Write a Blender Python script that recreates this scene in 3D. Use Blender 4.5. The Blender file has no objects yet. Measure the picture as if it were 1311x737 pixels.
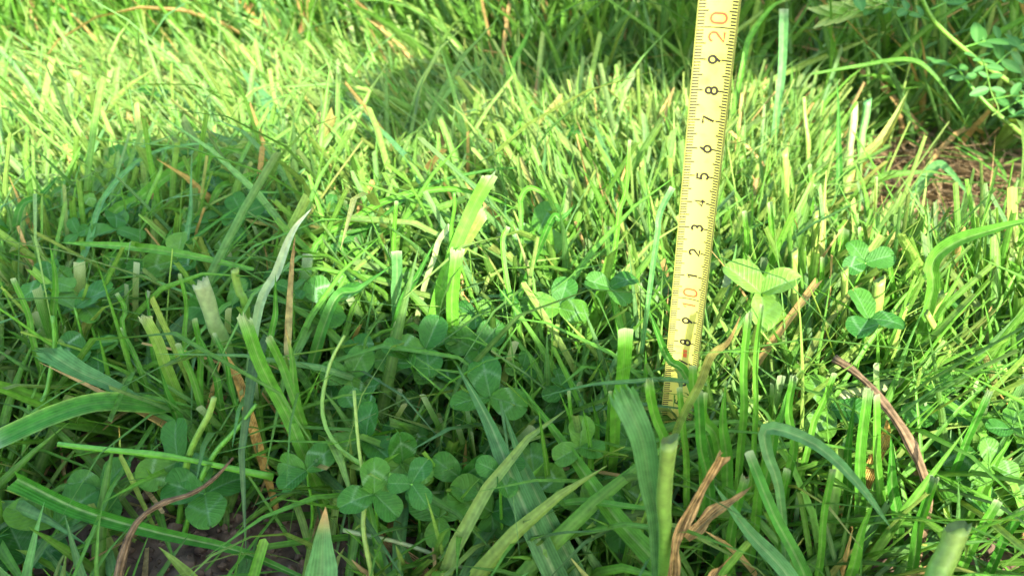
import bpy, math, random
import numpy as np
from mathutils import Vector, Matrix
R = math.radians
rng = np.random.default_rng(7)
random.seed(7)
sc = bpy.context.scene
col = sc.collection

# ------------------------------------------------------------------ camera
FPX, CAM_H, PITCH, ROLL = 957.26, 0.2432, R(29.037), R(0.42)
cam_d = bpy.data.cameras.new('camera')
cam = bpy.data.objects.new('camera', cam_d); col.objects.link(cam)
cam.location = (0, 0, CAM_H)
cam.rotation_mode = 'QUATERNION'
cam.rotation_quaternion = (Matrix.Rotation(R(90) - PITCH, 3, 'X') @ Matrix.Rotation(-ROLL, 3, 'Z')).to_quaternion()
cam_d.sensor_width = 36.0
cam_d.lens = 36.0 * FPX / 1311.0
cam_d.clip_start = 0.004
cam_d.clip_end = 400
cam_d.dof.use_dof = True
cam_d.dof.focus_distance = 0.305
cam_d.dof.aperture_fstop = 14.0
sc.camera = cam

# ------------------------------------------------------------------ sky and sun
SUN_EL, SUN_AZ = R(30), R(20)            # the sun stands behind the camera, to its right
w = bpy.data.worlds.new('World'); sc.world = w; w.use_nodes = True
wn = w.node_tree
sky = wn.nodes.new('ShaderNodeTexSky'); sky.sky_type = 'NISHITA'; sky.sun_disc = False
sky.sun_elevation = SUN_EL; sky.sun_rotation = math.pi - SUN_AZ
bg = wn.nodes['Background']; bg.inputs['Strength'].default_value = 0.15
wn.links.new(sky.outputs['Color'], bg.inputs['Color'])
sl = bpy.data.lights.new('sun', 'SUN'); sl.energy = 2.6; sl.angle = R(0.53); sl.color = (1.0, 0.95, 0.84)
sun = bpy.data.objects.new('sun', sl); col.objects.link(sun)
sun.location = (0.7, -2, 1.3)
sun.rotation_mode = 'QUATERNION'
sun.rotation_quaternion = Vector((-math.sin(SUN_AZ), math.cos(SUN_AZ), -math.tan(SUN_EL))).to_track_quat('-Z', 'Y')
sc.view_settings.view_transform = 'Standard'
sc.view_settings.look = 'None'
sc.view_settings.gamma = 1.0
sc.view_settings.exposure = 2.76
sc.cycles.use_denoising = True
sc.cycles.max_bounces = 8
sc.cycles.diffuse_bounces = 4
sc.cycles.transmission_bounces = 5
sc.cycles.transparent_max_bounces = 6

# ------------------------------------------------------------------ pixel helpers (photo is 1311 x 737)
def ray(px, py):
    u0 = (px - 655.5) / FPX; v0 = (368.5 - py) / FPX
    c, s = math.cos(ROLL), math.sin(ROLL)
    u = u0 * c + v0 * s; v = -u0 * s + v0 * c
    return np.array([u, math.cos(PITCH) + v * math.sin(PITCH), -math.sin(PITCH) + v * math.cos(PITCH)])
def P(px, py, Y):                         # the point of that direction at distance Y along the ground
    d = ray(px, py); t = Y / d[1]
    return np.array([d[0] * t, Y, CAM_H + d[2] * t])
def Pz(px, py, z):                        # the point of that direction at height z
    d = ray(px, py); t = (z - CAM_H) / d[2]
    return np.array([d[0] * t, d[1] * t, z])
def depth(p): return p[1] * math.cos(PITCH) + (CAM_H - p[2]) * math.sin(PITCH)
def px2m(p, n): return n * depth(p) / FPX

# ------------------------------------------------------------------ materials
def new_mat(name):
    m = bpy.data.materials.new(name); m.use_nodes = True
    nt = m.node_tree; nt.nodes.clear()
    out = nt.nodes.new('ShaderNodeOutputMaterial')
    return m, nt, out
def N(nt, t, **kw):
    n = nt.nodes.new(t)
    for k, v in kw.items(): setattr(n, k, v)
    return n
def leaf_material(name, vein_n, rough, trans, spec=0.3, bump=0.12, vamp=0.11, lo=0.78, hi=1.18, nscale=420):
    m, nt, out = new_mat(name); L = nt.links.new
    a = N(nt, 'ShaderNodeAttribute', attribute_name='col')
    b = N(nt, 'ShaderNodeAttribute', attribute_name='bl')      # across, along, random
    sep = N(nt, 'ShaderNodeSeparateXYZ'); L(b.outputs['Vector'], sep.inputs[0])
    mul = N(nt, 'ShaderNodeMath', operation='MULTIPLY'); L(sep.outputs['X'], mul.inputs[0]); mul.inputs[1].default_value = vein_n * 6.2832
    sn = N(nt, 'ShaderNodeMath', operation='SINE'); L(mul.outputs[0], sn.inputs[0])
    tc = N(nt, 'ShaderNodeTexCoord')
    nz = N(nt, 'ShaderNodeTexNoise'); nz.inputs['Scale'].default_value = nscale; nz.inputs['Detail'].default_value = 3
    L(tc.outputs['Object'], nz.inputs['Vector'])
    mr = N(nt, 'ShaderNodeMapRange'); L(nz.outputs['Fac'], mr.inputs['Value'])
    mr.inputs['From Min'].default_value = 0.3; mr.inputs['From Max'].default_value = 0.7
    mr.inputs['To Min'].default_value = lo; mr.inputs['To Max'].default_value = hi
    vm = N(nt, 'ShaderNodeMath', operation='MULTIPLY_ADD'); L(sn.outputs[0], vm.inputs[0]); vm.inputs[1].default_value = vamp; L(mr.outputs[0], vm.inputs[2])
    sc1 = N(nt, 'ShaderNodeVectorMath', operation='SCALE'); L(a.outputs['Color'], sc1.inputs[0]); L(vm.outputs[0], sc1.inputs['Scale'])
    bp = N(nt, 'ShaderNodeBump'); bp.inputs['Strength'].default_value = bump; bp.inputs['Distance'].default_value = 0.0004
    L(sn.outputs[0], bp.inputs['Height'])
    pr = N(nt, 'ShaderNodeBsdfPrincipled'); L(sc1.outputs[0], pr.inputs['Base Color'])
    pr.inputs['Roughness'].default_value = rough; pr.inputs['Specular IOR Level'].default_value = spec
    L(bp.outputs[0], pr.inputs['Normal'])
    tr = N(nt, 'ShaderNodeBsdfTranslucent')
    tm = N(nt, 'ShaderNodeVectorMath', operation='MULTIPLY'); L(sc1.outputs[0], tm.inputs[0]); tm.inputs[1].default_value = (1.35, 1.25, 0.55)
    L(tm.outputs[0], tr.inputs['Color']); 
    mx = N(nt, 'ShaderNodeMixShader'); mx.inputs[0].default_value = trans
    L(pr.outputs[0], mx.inputs[1]); L(tr.outputs[0], mx.inputs[2]); L(mx.outputs[0], out.inputs['Surface'])
    return m
M_BLADE = leaf_material('grass_blade_leaf', 8.0, 0.42, 0.36, 0.2, 0.22, 0.1, 0.72, 1.22, 260)
M_LAWN = leaf_material('lawn_leaf', 3.0, 0.46, 0.38, 0.17)
M_CLOVER = leaf_material('clover_leaf', 9.0, 0.5, 0.34, 0.28, 0.10, 0.03)
def clover_material():
    m, nt, out = new_mat('clover_leaf'); L = nt.links.new
    def mth(op, a, b=None, c=None):
        n = N(nt, 'ShaderNodeMath', operation=op)
        for i, v in enumerate((a, b, c)):
            if v is None: continue
            if isinstance(v, (int, float)): n.inputs[i].default_value = v
            else: L(v, n.inputs[i])
        return n.outputs[0]
    b = N(nt, 'ShaderNodeAttribute', attribute_name='bl'); sp = N(nt, 'ShaderNodeSeparateXYZ'); L(b.outputs['Vector'], sp.inputs[0])
    u, t, rr = sp.outputs
    oi = N(nt, 'ShaderNodeObjectInfo')
    tc = N(nt, 'ShaderNodeTexCoord')
    nz = N(nt, 'ShaderNodeTexNoise'); nz.inputs['Scale'].default_value = 7; nz.inputs['Detail'].default_value = 5; L(tc.outputs['Object'], nz.inputs['Vector'])
    nf = N(nt, 'ShaderNodeTexNoise'); nf.inputs['Scale'].default_value = 30; nf.inputs['Detail'].default_value = 4; L(tc.outputs['Object'], nf.inputs['Vector'])
    a = mth('ABSOLUTE', mth('MULTIPLY_ADD', u, 2.0, -1.0))
    d = mth('ADD', mth('SUBTRACT', t, mth('MULTIPLY_ADD', a, -0.30, 0.66)), mth('MULTIPLY_ADD', nf.outputs['Fac'], 0.16, -0.08))
    k = mth('POWER', 2.718, mth('MULTIPLY', mth('MULTIPLY', d, d), -330.0))
    k = mth('MULTIPLY', mth('MULTIPLY', k, mth('MULTIPLY', rr, mth('MULTIPLY_ADD', mth('FRACT', mth('MULTIPLY', oi.outputs['Random'], 7.3)), 1.1, 0.05))), mth('MULTIPLY_ADD', nf.outputs['Fac'], 1.6, -0.1))
    vein = mth('SINE', mth('MULTIPLY_ADD', t, 52.0, mth('MULTIPLY', a, -17.0)))
    vein = mth('POWER', mth('MULTIPLY_ADD', vein, 0.5, 0.5), 4.0)
    mid = mth('POWER', 2.718, mth('MULTIPLY', mth('MULTIPLY', a, a), -180.0))
    pale = mth('MINIMUM', mth('ADD', mth('MULTIPLY', k, 0.85), mth('ADD', mth('MULTIPLY', mid, 0.2), mth('MULTIPLY', vein, 0.035))), 0.9)
    ra = N(nt, 'ShaderNodeValToRGB'); L(oi.outputs['Random'], ra.inputs[0])
    ra.color_ramp.elements[0].color = (0.028, 0.13, 0.014, 1); ra.color_ramp.elements[1].color = (0.10, 0.24, 0.024, 1)
    e = ra.color_ramp.elements.new(0.55); e.color = (0.045, 0.165, 0.016, 1)
    sc_ = N(nt, 'ShaderNodeVectorMath', operation='SCALE'); L(ra.outputs[0], sc_.inputs[0]); L(mth('MULTIPLY_ADD', nz.outputs['Fac'], 0.8, 0.6), sc_.inputs['Scale'])
    mx = N(nt, 'ShaderNodeMix', data_type='RGBA'); L(pale, mx.inputs['Factor']); L(sc_.outputs[0], mx.inputs[6]); mx.inputs[7].default_value = (0.26, 0.42, 0.22, 1)
    sp2 = mth('GREATER_THAN', nf.outputs['Fac'], 0.68)       # a few brown specks
    mx2 = N(nt, 'ShaderNodeMix', data_type='RGBA'); L(mth('MULTIPLY', sp2, 0.5), mx2.inputs['Factor']); L(mx.outputs[2], mx2.inputs[6]); mx2.inputs[7].default_value = (0.07, 0.09, 0.03, 1)
    bp = N(nt, 'ShaderNodeBump'); bp.inputs['Strength'].default_value = 0.35; bp.inputs['Distance'].default_value = 0.0005; L(mth('ADD', vein, mth('MULTIPLY', mid, -1.5)), bp.inputs['Height'])
    pr = N(nt, 'ShaderNodeBsdfPrincipled'); L(mx2.outputs[2], pr.inputs['Base Color']); pr.inputs['Roughness'].default_value = 0.5; pr.inputs['Specular IOR Level'].default_value = 0.2; L(bp.outputs[0], pr.inputs['Normal'])
    tr = N(nt, 'ShaderNodeBsdfTranslucent'); tm = N(nt, 'ShaderNodeVectorMath', operation='MULTIPLY'); L(mx2.outputs[2], tm.inputs[0]); tm.inputs[1].default_value = (1.4, 1.25, 0.5); L(tm.outputs[0], tr.inputs['Color'])
    ms = N(nt, 'ShaderNodeMixShader'); ms.inputs[0].default_value = 0.32; L(pr.outputs[0], ms.inputs[1]); L(tr.outputs[0], ms.inputs[2]); L(ms.outputs[0], out.inputs['Surface'])
    return m
M_TREFOIL = clover_material()
M_STEM = leaf_material('green_stalk', 4.0, 0.45, 0.15, 0.35, 0.06)
M_DRY = leaf_material('dry_leaf', 7.0, 0.8, 0.15, 0.12, 0.7, 0.2, 0.45, 1.3, 300)

def simple_mat(name, c, rough=0.5, spec=0.5, metal=0.0):
    m, nt, out = new_mat(name)
    pr = N(nt, 'ShaderNodeBsdfPrincipled'); pr.inputs['Base Color'].default_value = (*c, 1)
    pr.inputs['Roughness'].default_value = rough; pr.inputs['Specular IOR Level'].default_value = spec; pr.inputs['Metallic'].default_value = metal
    nt.links.new(pr.outputs[0], out.inputs['Surface'])
    return m, nt, pr
# soil
M_SOIL, nt, pr = simple_mat('soil', (0.1, 0.06, 0.035), 0.9, 0.2)
tc = N(nt, 'ShaderNodeTexCoord'); n1 = N(nt, 'ShaderNodeTexNoise'); n1.inputs['Scale'].default_value = 90; n1.inputs['Detail'].default_value = 8
n2 = N(nt, 'ShaderNodeTexNoise'); n2.inputs['Scale'].default_value = 14; n2.inputs['Detail'].default_value = 5
nt.links.new(tc.outputs['Object'], n1.inputs[0]); nt.links.new(tc.outputs['Object'], n2.inputs[0])
cr = N(nt, 'ShaderNodeValToRGB'); cr.color_ramp.elements[0].position = 0.3; cr.color_ramp.elements[0].color = (0.045, 0.028, 0.018, 1)
cr.color_ramp.elements[1].position = 0.72; cr.color_ramp.elements[1].color = (0.20, 0.135, 0.085, 1)
nt.links.new(n1.outputs['Fac'], cr.inputs[0])
# further out than the plants stand the ground is covered with low green
ln = N(nt, 'ShaderNodeVectorMath', operation='LENGTH'); nt.links.new(tc.outputs['Object'], ln.inputs[0])
mr = N(nt, 'ShaderNodeMapRange'); mr.inputs['From Min'].default_value = 1.6; mr.inputs['From Max'].default_value = 3.0
nt.links.new(ln.outputs['Value'], mr.inputs['Value'])
cg = N(nt, 'ShaderNodeValToRGB'); cg.color_ramp.elements[0].color = (0.03, 0.07, 0.015, 1); cg.color_ramp.elements[1].color = (0.11, 0.19, 0.04, 1)
nt.links.new(n2.outputs['Fac'], cg.inputs[0])
mixc = N(nt, 'ShaderNodeMix', data_type='RGBA'); nt.links.new(mr.outputs[0], mixc.inputs['Factor'])
nt.links.new(cr.outputs[0], mixc.inputs[6]); nt.links.new(cg.outputs[0], mixc.inputs[7]); nt.links.new(mixc.outputs[2], pr.inputs['Base Color'])
bp = N(nt, 'ShaderNodeBump'); bp.inputs['Strength'].default_value = 0.8; bp.inputs['Distance'].default_value = 0.003
nt.links.new(n1.outputs['Fac'], bp.inputs['Height']); nt.links.new(bp.outputs[0], pr.inputs['Normal'])
# tape
M_TAPE, nt, pr = simple_mat('yellow_tape_lacquer', (0.87, 0.73, 0.13), 0.32, 0.5)
tc = N(nt, 'ShaderNodeTexCoord'); n1 = N(nt, 'ShaderNodeTexNoise'); n1.inputs['Scale'].default_value = 160; n1.inputs['Detail'].default_value = 6
nt.links.new(tc.outputs['Object'], n1.inputs[0])
cr = N(nt, 'ShaderNodeValToRGB'); cr.color_ramp.elements[0].position = 0.25; cr.color_ramp.elements[0].color = (0.42, 0.39, 0.06, 1)
cr.color_ramp.elements[1].position = 0.44; cr.color_ramp.elements[1].color = (0.52, 0.50, 0.10, 1)
nt.links.new(n1.outputs['Fac'], cr.inputs[0]); nt.links.new(cr.outputs[0], pr.inputs['Base Color'])
M_INK = simple_mat('black_ink', (0.018, 0.016, 0.012), 0.5, 0.4)[0]
M_RED = simple_mat('red_ink', (0.62, 0.075, 0.025), 0.5, 0.4)[0]
M_BLACK = simple_mat('black_plastic', (0.02, 0.02, 0.022), 0.4)[0]
M_ORANGE = simple_mat('orange_plastic', (0.75, 0.45, 0.03), 0.35)[0]
M_GLASS = simple_mat('dark_glass', (0.01, 0.01, 0.012), 0.08)[0]
M_HAIR = simple_mat('brown_hair', (0.05, 0.028, 0.015), 0.6)[0]
M_BODY, nt, pr = simple_mat('skin_and_clothes', (0.1, 0.12, 0.2), 0.75, 0.3)
tc = N(nt, 'ShaderNodeTexCoord'); sp = N(nt, 'ShaderNodeSeparateXYZ'); nt.links.new(tc.outputs['Object'], sp.inputs[0])
gt = N(nt, 'ShaderNodeMath', operation='GREATER_THAN'); gt.inputs[1].default_value = -0.30; nt.links.new(sp.outputs['Y'], gt.inputs[0])
mixc = N(nt, 'ShaderNodeMix', data_type='RGBA'); nt.links.new(gt.outputs[0], mixc.inputs['Factor'])
mixc.inputs[6].default_value = (0.09, 0.12, 0.22, 1); mixc.inputs[7].default_value = (0.55, 0.33, 0.23, 1)
nt.links.new(mixc.outputs[2], pr.inputs['Base Color'])

# ------------------------------------------------------------------ mesh helpers
def mesh_from(name, V, F, mats, smooth=True, cols=None, bl=None):
    me = bpy.data.meshes.new(name)
    V = np.asarray(V, dtype=np.float32).reshape(-1, 3)
    if isinstance(F, np.ndarray):
        nf, k = F.shape
        me.vertices.add(len(V)); me.vertices.foreach_set('co', V.ravel())
        me.loops.add(nf * k); me.loops.foreach_set('vertex_index', F.astype(np.int32).ravel())
        me.polygons.add(nf); me.polygons.foreach_set('loop_start', np.arange(0, nf * k, k, dtype=np.int32))
        me.update(calc_edges=True)
    else:
        me.from_pydata([tuple(map(float, v)) for v in V], [], F)
    if smooth: me.polygons.foreach_set('use_smooth', np.ones(len(me.polygons), dtype=bool))
    if cols is not None:
        a = me.attributes.new('col', 'FLOAT_COLOR', 'POINT')
        c4 = np.ones((len(V), 4), dtype=np.float32); c4[:, :3] = np.asarray(cols).reshape(-1, 3); a.data.foreach_set('color', c4.ravel())
    if bl is not None:
        a = me.attributes.new('bl', 'FLOAT_VECTOR', 'POINT'); a.data.foreach_set('vector', np.asarray(bl, dtype=np.float32).ravel())
    for m in (mats if isinstance(mats, (list, tuple)) else [mats]): me.materials.append(m)
    me.update()
    return me
def link(name, me, parent=None, loc=None):
    o = bpy.data.objects.new(name, me); col.objects.link(o)
    if loc is not None: o.location = loc
    if parent is not None: o.parent = parent
    return o
def tag(o, label=None, cat=None, group=None, kind=None):
    if label: o['label'] = label
    if cat: o['category'] = cat
    if group: o['group'] = group
    if kind: o['kind'] = kind
    return o
def catmull(pts, n):
    p = np.asarray(pts, float)
    p = np.vstack([2 * p[0] - p[1], p, 2 * p[-1] - p[-2]])
    segs = len(p) - 3; out = []
    for t in np.linspace(0, segs, n):
        i = min(int(t), segs - 1); f = t - i
        a, b, c, d = p[i:i + 4]
        out.append(0.5 * ((2 * b) + (c - a) * f + (2 * a - 5 * b + 4 * c - d) * f * f + (3 * b - a - 3 * c + d) * f ** 3))
    return np.array(out)
def unit(v): return v / (np.linalg.norm(v, axis=-1, keepdims=True) + 1e-12)
def lerp(a, b, t): return np.asarray(a) * (1 - t) + np.asarray(b) * t

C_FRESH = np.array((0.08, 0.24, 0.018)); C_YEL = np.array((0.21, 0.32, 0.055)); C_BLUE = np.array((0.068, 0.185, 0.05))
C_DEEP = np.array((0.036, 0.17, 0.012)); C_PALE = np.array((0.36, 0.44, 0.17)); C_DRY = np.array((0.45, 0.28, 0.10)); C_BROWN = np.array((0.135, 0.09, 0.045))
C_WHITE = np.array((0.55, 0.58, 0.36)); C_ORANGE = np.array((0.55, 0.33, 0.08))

def ribbon_mesh(name, path, nrm, wid, c_base, c_tip, fold=0.25, tip='point', ncol=5, mat=M_BLADE, rib=0.25, tipcol=None, seed=0, edge=None, twist=0.0, wob=0.0):
    """a leaf: path (n,3) base to tip, nrm facing direction, wid full widths"""
    r = np.random.default_rng(seed); n = len(path)
    T = unit(np.gradient(path, axis=0)); S = unit(np.cross(nrm, T)); Nn = unit(np.cross(T, S))
    if twist:
        a = np.linspace(0, twist, n)[:, None]; S, Nn = S * np.cos(a) + Nn * np.sin(a), Nn * np.cos(a) - S * np.sin(a)
    u = np.linspace(-1, 1, ncol)
    V = np.zeros((n, ncol, 3)); Cc = np.zeros((n, ncol, 3)); B = np.zeros((n, ncol, 3))
    tt = np.linspace(0, 1, n)
    end = np.ones(n)
    if tip == 'point': end = np.clip((1 - tt) / 0.45, 0, 1) ** 0.75; end[-1] = 0.02
    ph = r.uniform(0, 6.28)
    for j in range(ncol):
        ew = wid * end * (1 + wob * np.sin(tt * 17 + ph + j))
        V[:, j] = path + S * (u[j] * ew / 2)[:, None] + Nn * ((abs(u[j]) - 0.5) * fold * ew)[:, None]
        c = lerp(c_base, c_tip, tt[:, None])
        k = np.exp(-(u[j] / 0.13) ** 2) * rib
        c = c * (1 - k) + C_PALE * k
        if edge is not None: c = c * (1 - 0.6 * abs(u[j]) ** 6) + np.asarray(edge) * 0.6 * abs(u[j]) ** 6
        Cc[:, j] = c; B[:, j, 0] = (u[j] + 1) / 2; B[:, j, 1] = tt; B[:, j, 2] = r.random()
    if tip in ('cut', 'ragged'):
        amp = (0.10 if tip == 'cut' else 0.5) * wid[-1]; rs = r.uniform(-0.5, 0.5); ph2 = r.uniform(0, 6)
        for j in range(ncol):
            V[-1, j] += T[-1] * ((0.6 * rs * u[j] + 0.35 * math.sin(2.2 * u[j] + ph2) + (r.uniform(-0.1, 0.9) if tip == 'ragged' and j % 2 else 0)) * amp)
            if tip == 'ragged': V[-1, j] += Nn[-1] * r.uniform(-0.5, 0.5) * amp
        tcx = C_WHITE * 0.8 if tipcol is None else np.asarray(tipcol)
        Cc[-1] = lerp(Cc[-1], tcx, 0.6); Cc[-2] = lerp(Cc[-2], tcx, 0.12)
    elif tipcol is not None:
        for i in range(n):
            k = np.clip((tt[i] - 0.8) / 0.15, 0, 1); Cc[i] = lerp(Cc[i], tipcol, k)
    idx = np.arange(n * ncol).reshape(n, ncol)
    F = np.stack([idx[:-1, :-1], idx[:-1, 1:], idx[1:, 1:], idx[1:, :-1]], -1).reshape(-1, 4)
    return mesh_from(name, V, F, mat, True, Cc, B)

def tube_mesh(name, path, rad, c_base, c_tip, ns=8, mat=M_STEM, hollow=False, tipcol=None, seed=0, squash=1.0):
    n = len(path); r = np.random.default_rng(seed)
    T = unit(np.gradient(path, axis=0)); ref = np.array([0.3, -1, 0.2]); S = unit(np.cross(T, ref)); Nn = np.cross(S, T)
    rad = np.broadcast_to(np.asarray(rad, float), (n,)) if np.ndim(rad) else np.full(n, rad)
    V, Cc, B = [], [], []
    tt = np.linspace(0, 1, n)
    for i in range(n):
        for k in range(ns):
            a = 2 * math.pi * k / ns
            V.append(path[i] + (S[i] * math.cos(a) + Nn[i] * math.sin(a) * squash) * rad[i])
            c = lerp(c_base, c_tip, tt[i])
            if tipcol is not None: c = lerp(c, tipcol, np.clip((tt[i] - 0.86) / 0.1, 0, 1))
            Cc.append(c); B.append((k / ns, tt[i], 0.5))
    F = [(i * ns + k, i * ns + (k + 1) % ns, (i + 1) * ns + (k + 1) % ns, (i + 1) * ns + k) for i in range(n - 1) for k in range(ns)]
    m = len(V)
    if hollow:                              # a cut hollow stalk: a ragged rim and an inner wall
        for k in range(ns):
            V[(n - 1) * ns + k] = V[(n - 1) * ns + k] + T[-1] * rad[-1] * (0.5 * math.sin(6.28 * k / ns + 1) + r.uniform(-0.15, 0.45))
        for k in range(ns):
            a = 2 * math.pi * k / ns
            V.append(path[-1] - T[-1] * rad[-1] * 1.6 + (S[-1] * math.cos(a) + Nn[-1] * math.sin(a) * squash) * rad[-1] * 0.55); Cc.append(C_PALE * 0.7); B.append((k / ns, 1, 0.5))
        F += [((n - 1) * ns + k, (n - 1) * ns + (k + 1) % ns, m + (k + 1) % ns, m + k) for k in range(ns)]
        F.append(tuple(m + k for k in range(ns)))
    else:
        F.append(tuple((n - 1) * ns + k for k in range(ns)))
    F.append(tuple(reversed(range(ns))))
    return mesh_from(name, V, F, mat, True, Cc, B)

# ------------------------------------------------------------------ the ground
def ground_h(x, y):
    return 0.004 * np.sin(x * 23 + 1.3) * np.sin(y * 19 + 0.4) + 0.0025 * np.sin(x * 61 + y * 47) + 0.0015 * np.sin(x * 140 - y * 95 + 1)
def axis(lo, hi, step, far):
    a = np.arange(lo, hi + 1e-6, step); g = step * np.cumsum(1.22 ** np.arange(1, 60)); g = g[g < far]
    return np.concatenate([(lo - g)[::-1], a, hi + g])
gx, gy = axis(-0.75, 0.75, 0.005, 70), axis(0.1, 1.25, 0.005, 90)
GX, GY = np.meshgrid(gx, gy)
near = (np.abs(GX) < 1.2) & (GY > -0.3) & (GY < 2)
GZ = ground_h(GX, GY) * np.where(np.hypot(GX, GY) < 4, 1, 0) + near * rng.normal(0, 0.0011, GX.shape)
idx = np.arange(GX.size).reshape(GX.shape)
F = np.stack([idx[:-1, :-1], idx[:-1, 1:], idx[1:, 1:], idx[1:, :-1]], -1).reshape(-1, 4)
g = link('ground', mesh_from('ground', np.stack([GX, GY, GZ], -1), F, M_SOIL)); tag(g, kind='structure')

def gz(x, y): return float(ground_h(np.array(x), np.array(y)))

# bare patches (soil and straw) of the lawn: x, y, radius, how bare
BARE = [(0.33, 0.49, 0.11, 0.97), (0.37, 0.57, 0.14, 0.97), (0.50, 0.58, 0.12, 0.9), (-0.14, 0.60, 0.05, 0.5), (0.12, 0.42, 0.03, 0.5), (-0.05, 0.30, 0.03, 0.5), (-0.17, 0.225, 0.075, 0.93), (-0.10, 0.205, 0.05, 0.8), (0.41, 0.64, 0.14, 0.97), (0.0, 0.235, 0.06, 0.3), (0.27, 0.30, 0.05, 0.5), (0.16, 0.225, 0.03, 0.4)]
def keep_prob(x, y):
    k = np.ones_like(x)
    for bx, by, br, s in BARE: k *= 1 - s * np.exp(-((x - bx) ** 2 + (y - by) ** 2) / (2 * (br * 0.6) ** 2))
    return k

# ------------------------------------------------------------------ grass as a mass
def blades(name, base, length, width, lean, azi, curve, colb, colt, cut, mat, seg=5, fold=0.22, face=None):
    """N blades at once; lean = angle from upright at the foot, curve = added bend towards the tip"""
    n = len(base); t = np.linspace(0, 1, seg + 1)
    ang = lean[:, None] + curve[:, None] * t[None, :] ** 1.5
    dirx = np.cos(azi); diry = np.sin(azi)
    ds = length[:, None] / seg
    hx = np.concatenate([np.zeros((n, 1)), np.cumsum(np.sin((ang[:, 1:] + ang[:, :-1]) / 2) * ds, 1)], 1)
    hz = np.concatenate([np.zeros((n, 1)), np.cumsum(np.cos((ang[:, 1:] + ang[:, :-1]) / 2) * ds, 1)], 1)
    C = np.stack([base[:, 0:1] + hx * dirx[:, None], base[:, 1:2] + hx * diry[:, None], base[:, 2:3] + hz], -1)
    f = azi + math.pi / 2 if face is None else face
    tw = rng.normal(0, 0.5, n)[:, None] * t[None, :]
    fa = f[:, None] + tw
    S = np.stack([np.cos(fa), np.sin(fa), np.zeros_like(fa)], -1)
    T = unit(np.gradient(C, axis=1)); S = unit(S - (S * T).sum(-1, keepdims=True) * T); Nn = np.cross(T, S)
    prof_p = np.clip((1 - t) / 0.5, 0, 1) ** 0.8; prof_p[-1] = 0.04
    prof_c = 1.0 - 0.3 * t; prof_c[0] = 0.75
    prof = np.where(cut[:, None], prof_c[None], prof_p[None]); prof[:, 0] *= 0.8
    ww = width[:, None] * prof / 2
    V = np.stack([C - S * ww[..., None] + Nn * (ww * fold * 2)[..., None], C, C + S * ww[..., None] + Nn * (ww * fold * 2)[..., None]], 2)
    for j in range(3):
        V[:, -1, j] += T[:, -1] * (rng.uniform(-0.4, 0.6, n) * width * cut)[:, None]
    cc = colb[:, None, :] * (1 - t[None, :, None]) + colt[:, None, :] * t[None, :, None]
    base_p = np.clip(1 - t / 0.3, 0, 1)[None, :, None] * 0.15
    cc = cc * (1 - base_p) + C_PALE[None, None] * base_p
    cc[:, -1] = np.where(cut[:, None], cc[:, -1] * 0.88 + C_DRY * 0.12, cc[:, -1])
    Cc = np.repeat(cc[:, :, None, :], 3, 2); Cc[:, :, 1] = Cc[:, :, 1] * 0.85 + C_PALE * 0.15
    B = np.zeros_like(V); B[..., 0] = np.array([0, 0.5, 1])[None, None]; B[..., 1] = t[None, :, None]; B[..., 2] = rng.random(n)[:, None, None]
    m = (seg + 1) * 3
    idx = np.arange(m).reshape(seg + 1, 3)
    q = np.stack([idx[:-1, :-1], idx[:-1, 1:], idx[1:, 1:], idx[1:, :-1]], -1).reshape(-1, 4)
    F = (q[None] + (np.arange(n) * m)[:, None, None]).reshape(-1, 4)
    return mesh_from(name, V, F, mat, True, Cc, B)

def tint(n, k_yel, k_blue, spread=0.16):
    a = rng.random(n)[:, None]
    c = np.where(a < k_yel, C_YEL, np.where(a < k_yel + k_blue, C_BLUE, C_FRESH)).astype(float)
    b = rng.random((n, 1)); c = c * (0.6 + 0.4 * b) + C_FRESH * (0.4 - 0.4 * b)
    c = c * rng.normal(1, spread, (n, 1)).clip(0.6, 1.5)
    return c

def scatter(n, y0, y1, slope, off):
    y = y0 + (y1 - y0) * rng.random(n * 2) ; hw = off + slope * y
    keepw = rng.random(n * 2) < hw / hw.max(); y = y[keepw][:n]; hw = off + slope * y
    return (rng.random(len(y)) * 2 - 1) * hw, y

# the mown lawn: tufts of blades that spread from a common foot
tx, ty = scatter(11500, 0.165, 0.98, 0.72, 0.10)
ex, ey = scatter(15000, 0.02, 1.02, 0.85, 0.55)            # the lawn goes on beyond the frame on both sides
out_ = (np.abs(ex) > 0.10 + 0.72 * ey) & (np.hypot(ex, ey) > 0.10) & ~((np.abs(ex) < 0.35) & (ey < 0.12))
tx = np.concatenate([tx, ex[out_]]); ty = np.concatenate([ty, ey[out_]])
clump = 0.62 + 0.38 * np.sin(tx * 57 + 2 * np.sin(ty * 31)) * np.sin(ty * 63 + 2 * np.sin(tx * 37))
k = keep_prob(tx, ty) * (0.35 + 0.65 * clump) * np.clip(0.55 + (ty - 0.22) * 2.4, 0.4, 0.92)
sel = rng.random(len(tx)) < k; tx, ty = tx[sel], ty[sel]
tn = rng.integers(4, 13, len(tx))
tl = rng.lognormal(0, 0.17, len(tx)); tw_ = rng.lognormal(0, 0.28, len(tx)); ta = rng.normal(0, 0.22, len(tx)); tb = rng.normal(0, 0.18, len(tx)); tyel = rng.random(len(tx))
ti = np.repeat(np.arange(len(tx)), tn); n = len(ti)
ox, oy = rng.normal(0, 0.0052, n), rng.normal(0, 0.0052, n)
x, y = tx[ti] + ox, ty[ti] + oy
def mown_edge(x): return 0.93 - 0.16 * np.clip((x + 0.12) / 0.17, 0, 1) - 0.07 * np.clip((x - 0.2) / 0.15, 0, 1) + 0.02 * np.sin(x * 23) + 0.012 * np.sin(x * 57)
edge = np.clip((mown_edge(x) - y) / 0.05, 0, 1)
sel = rng.random(len(x)) < edge
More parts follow.
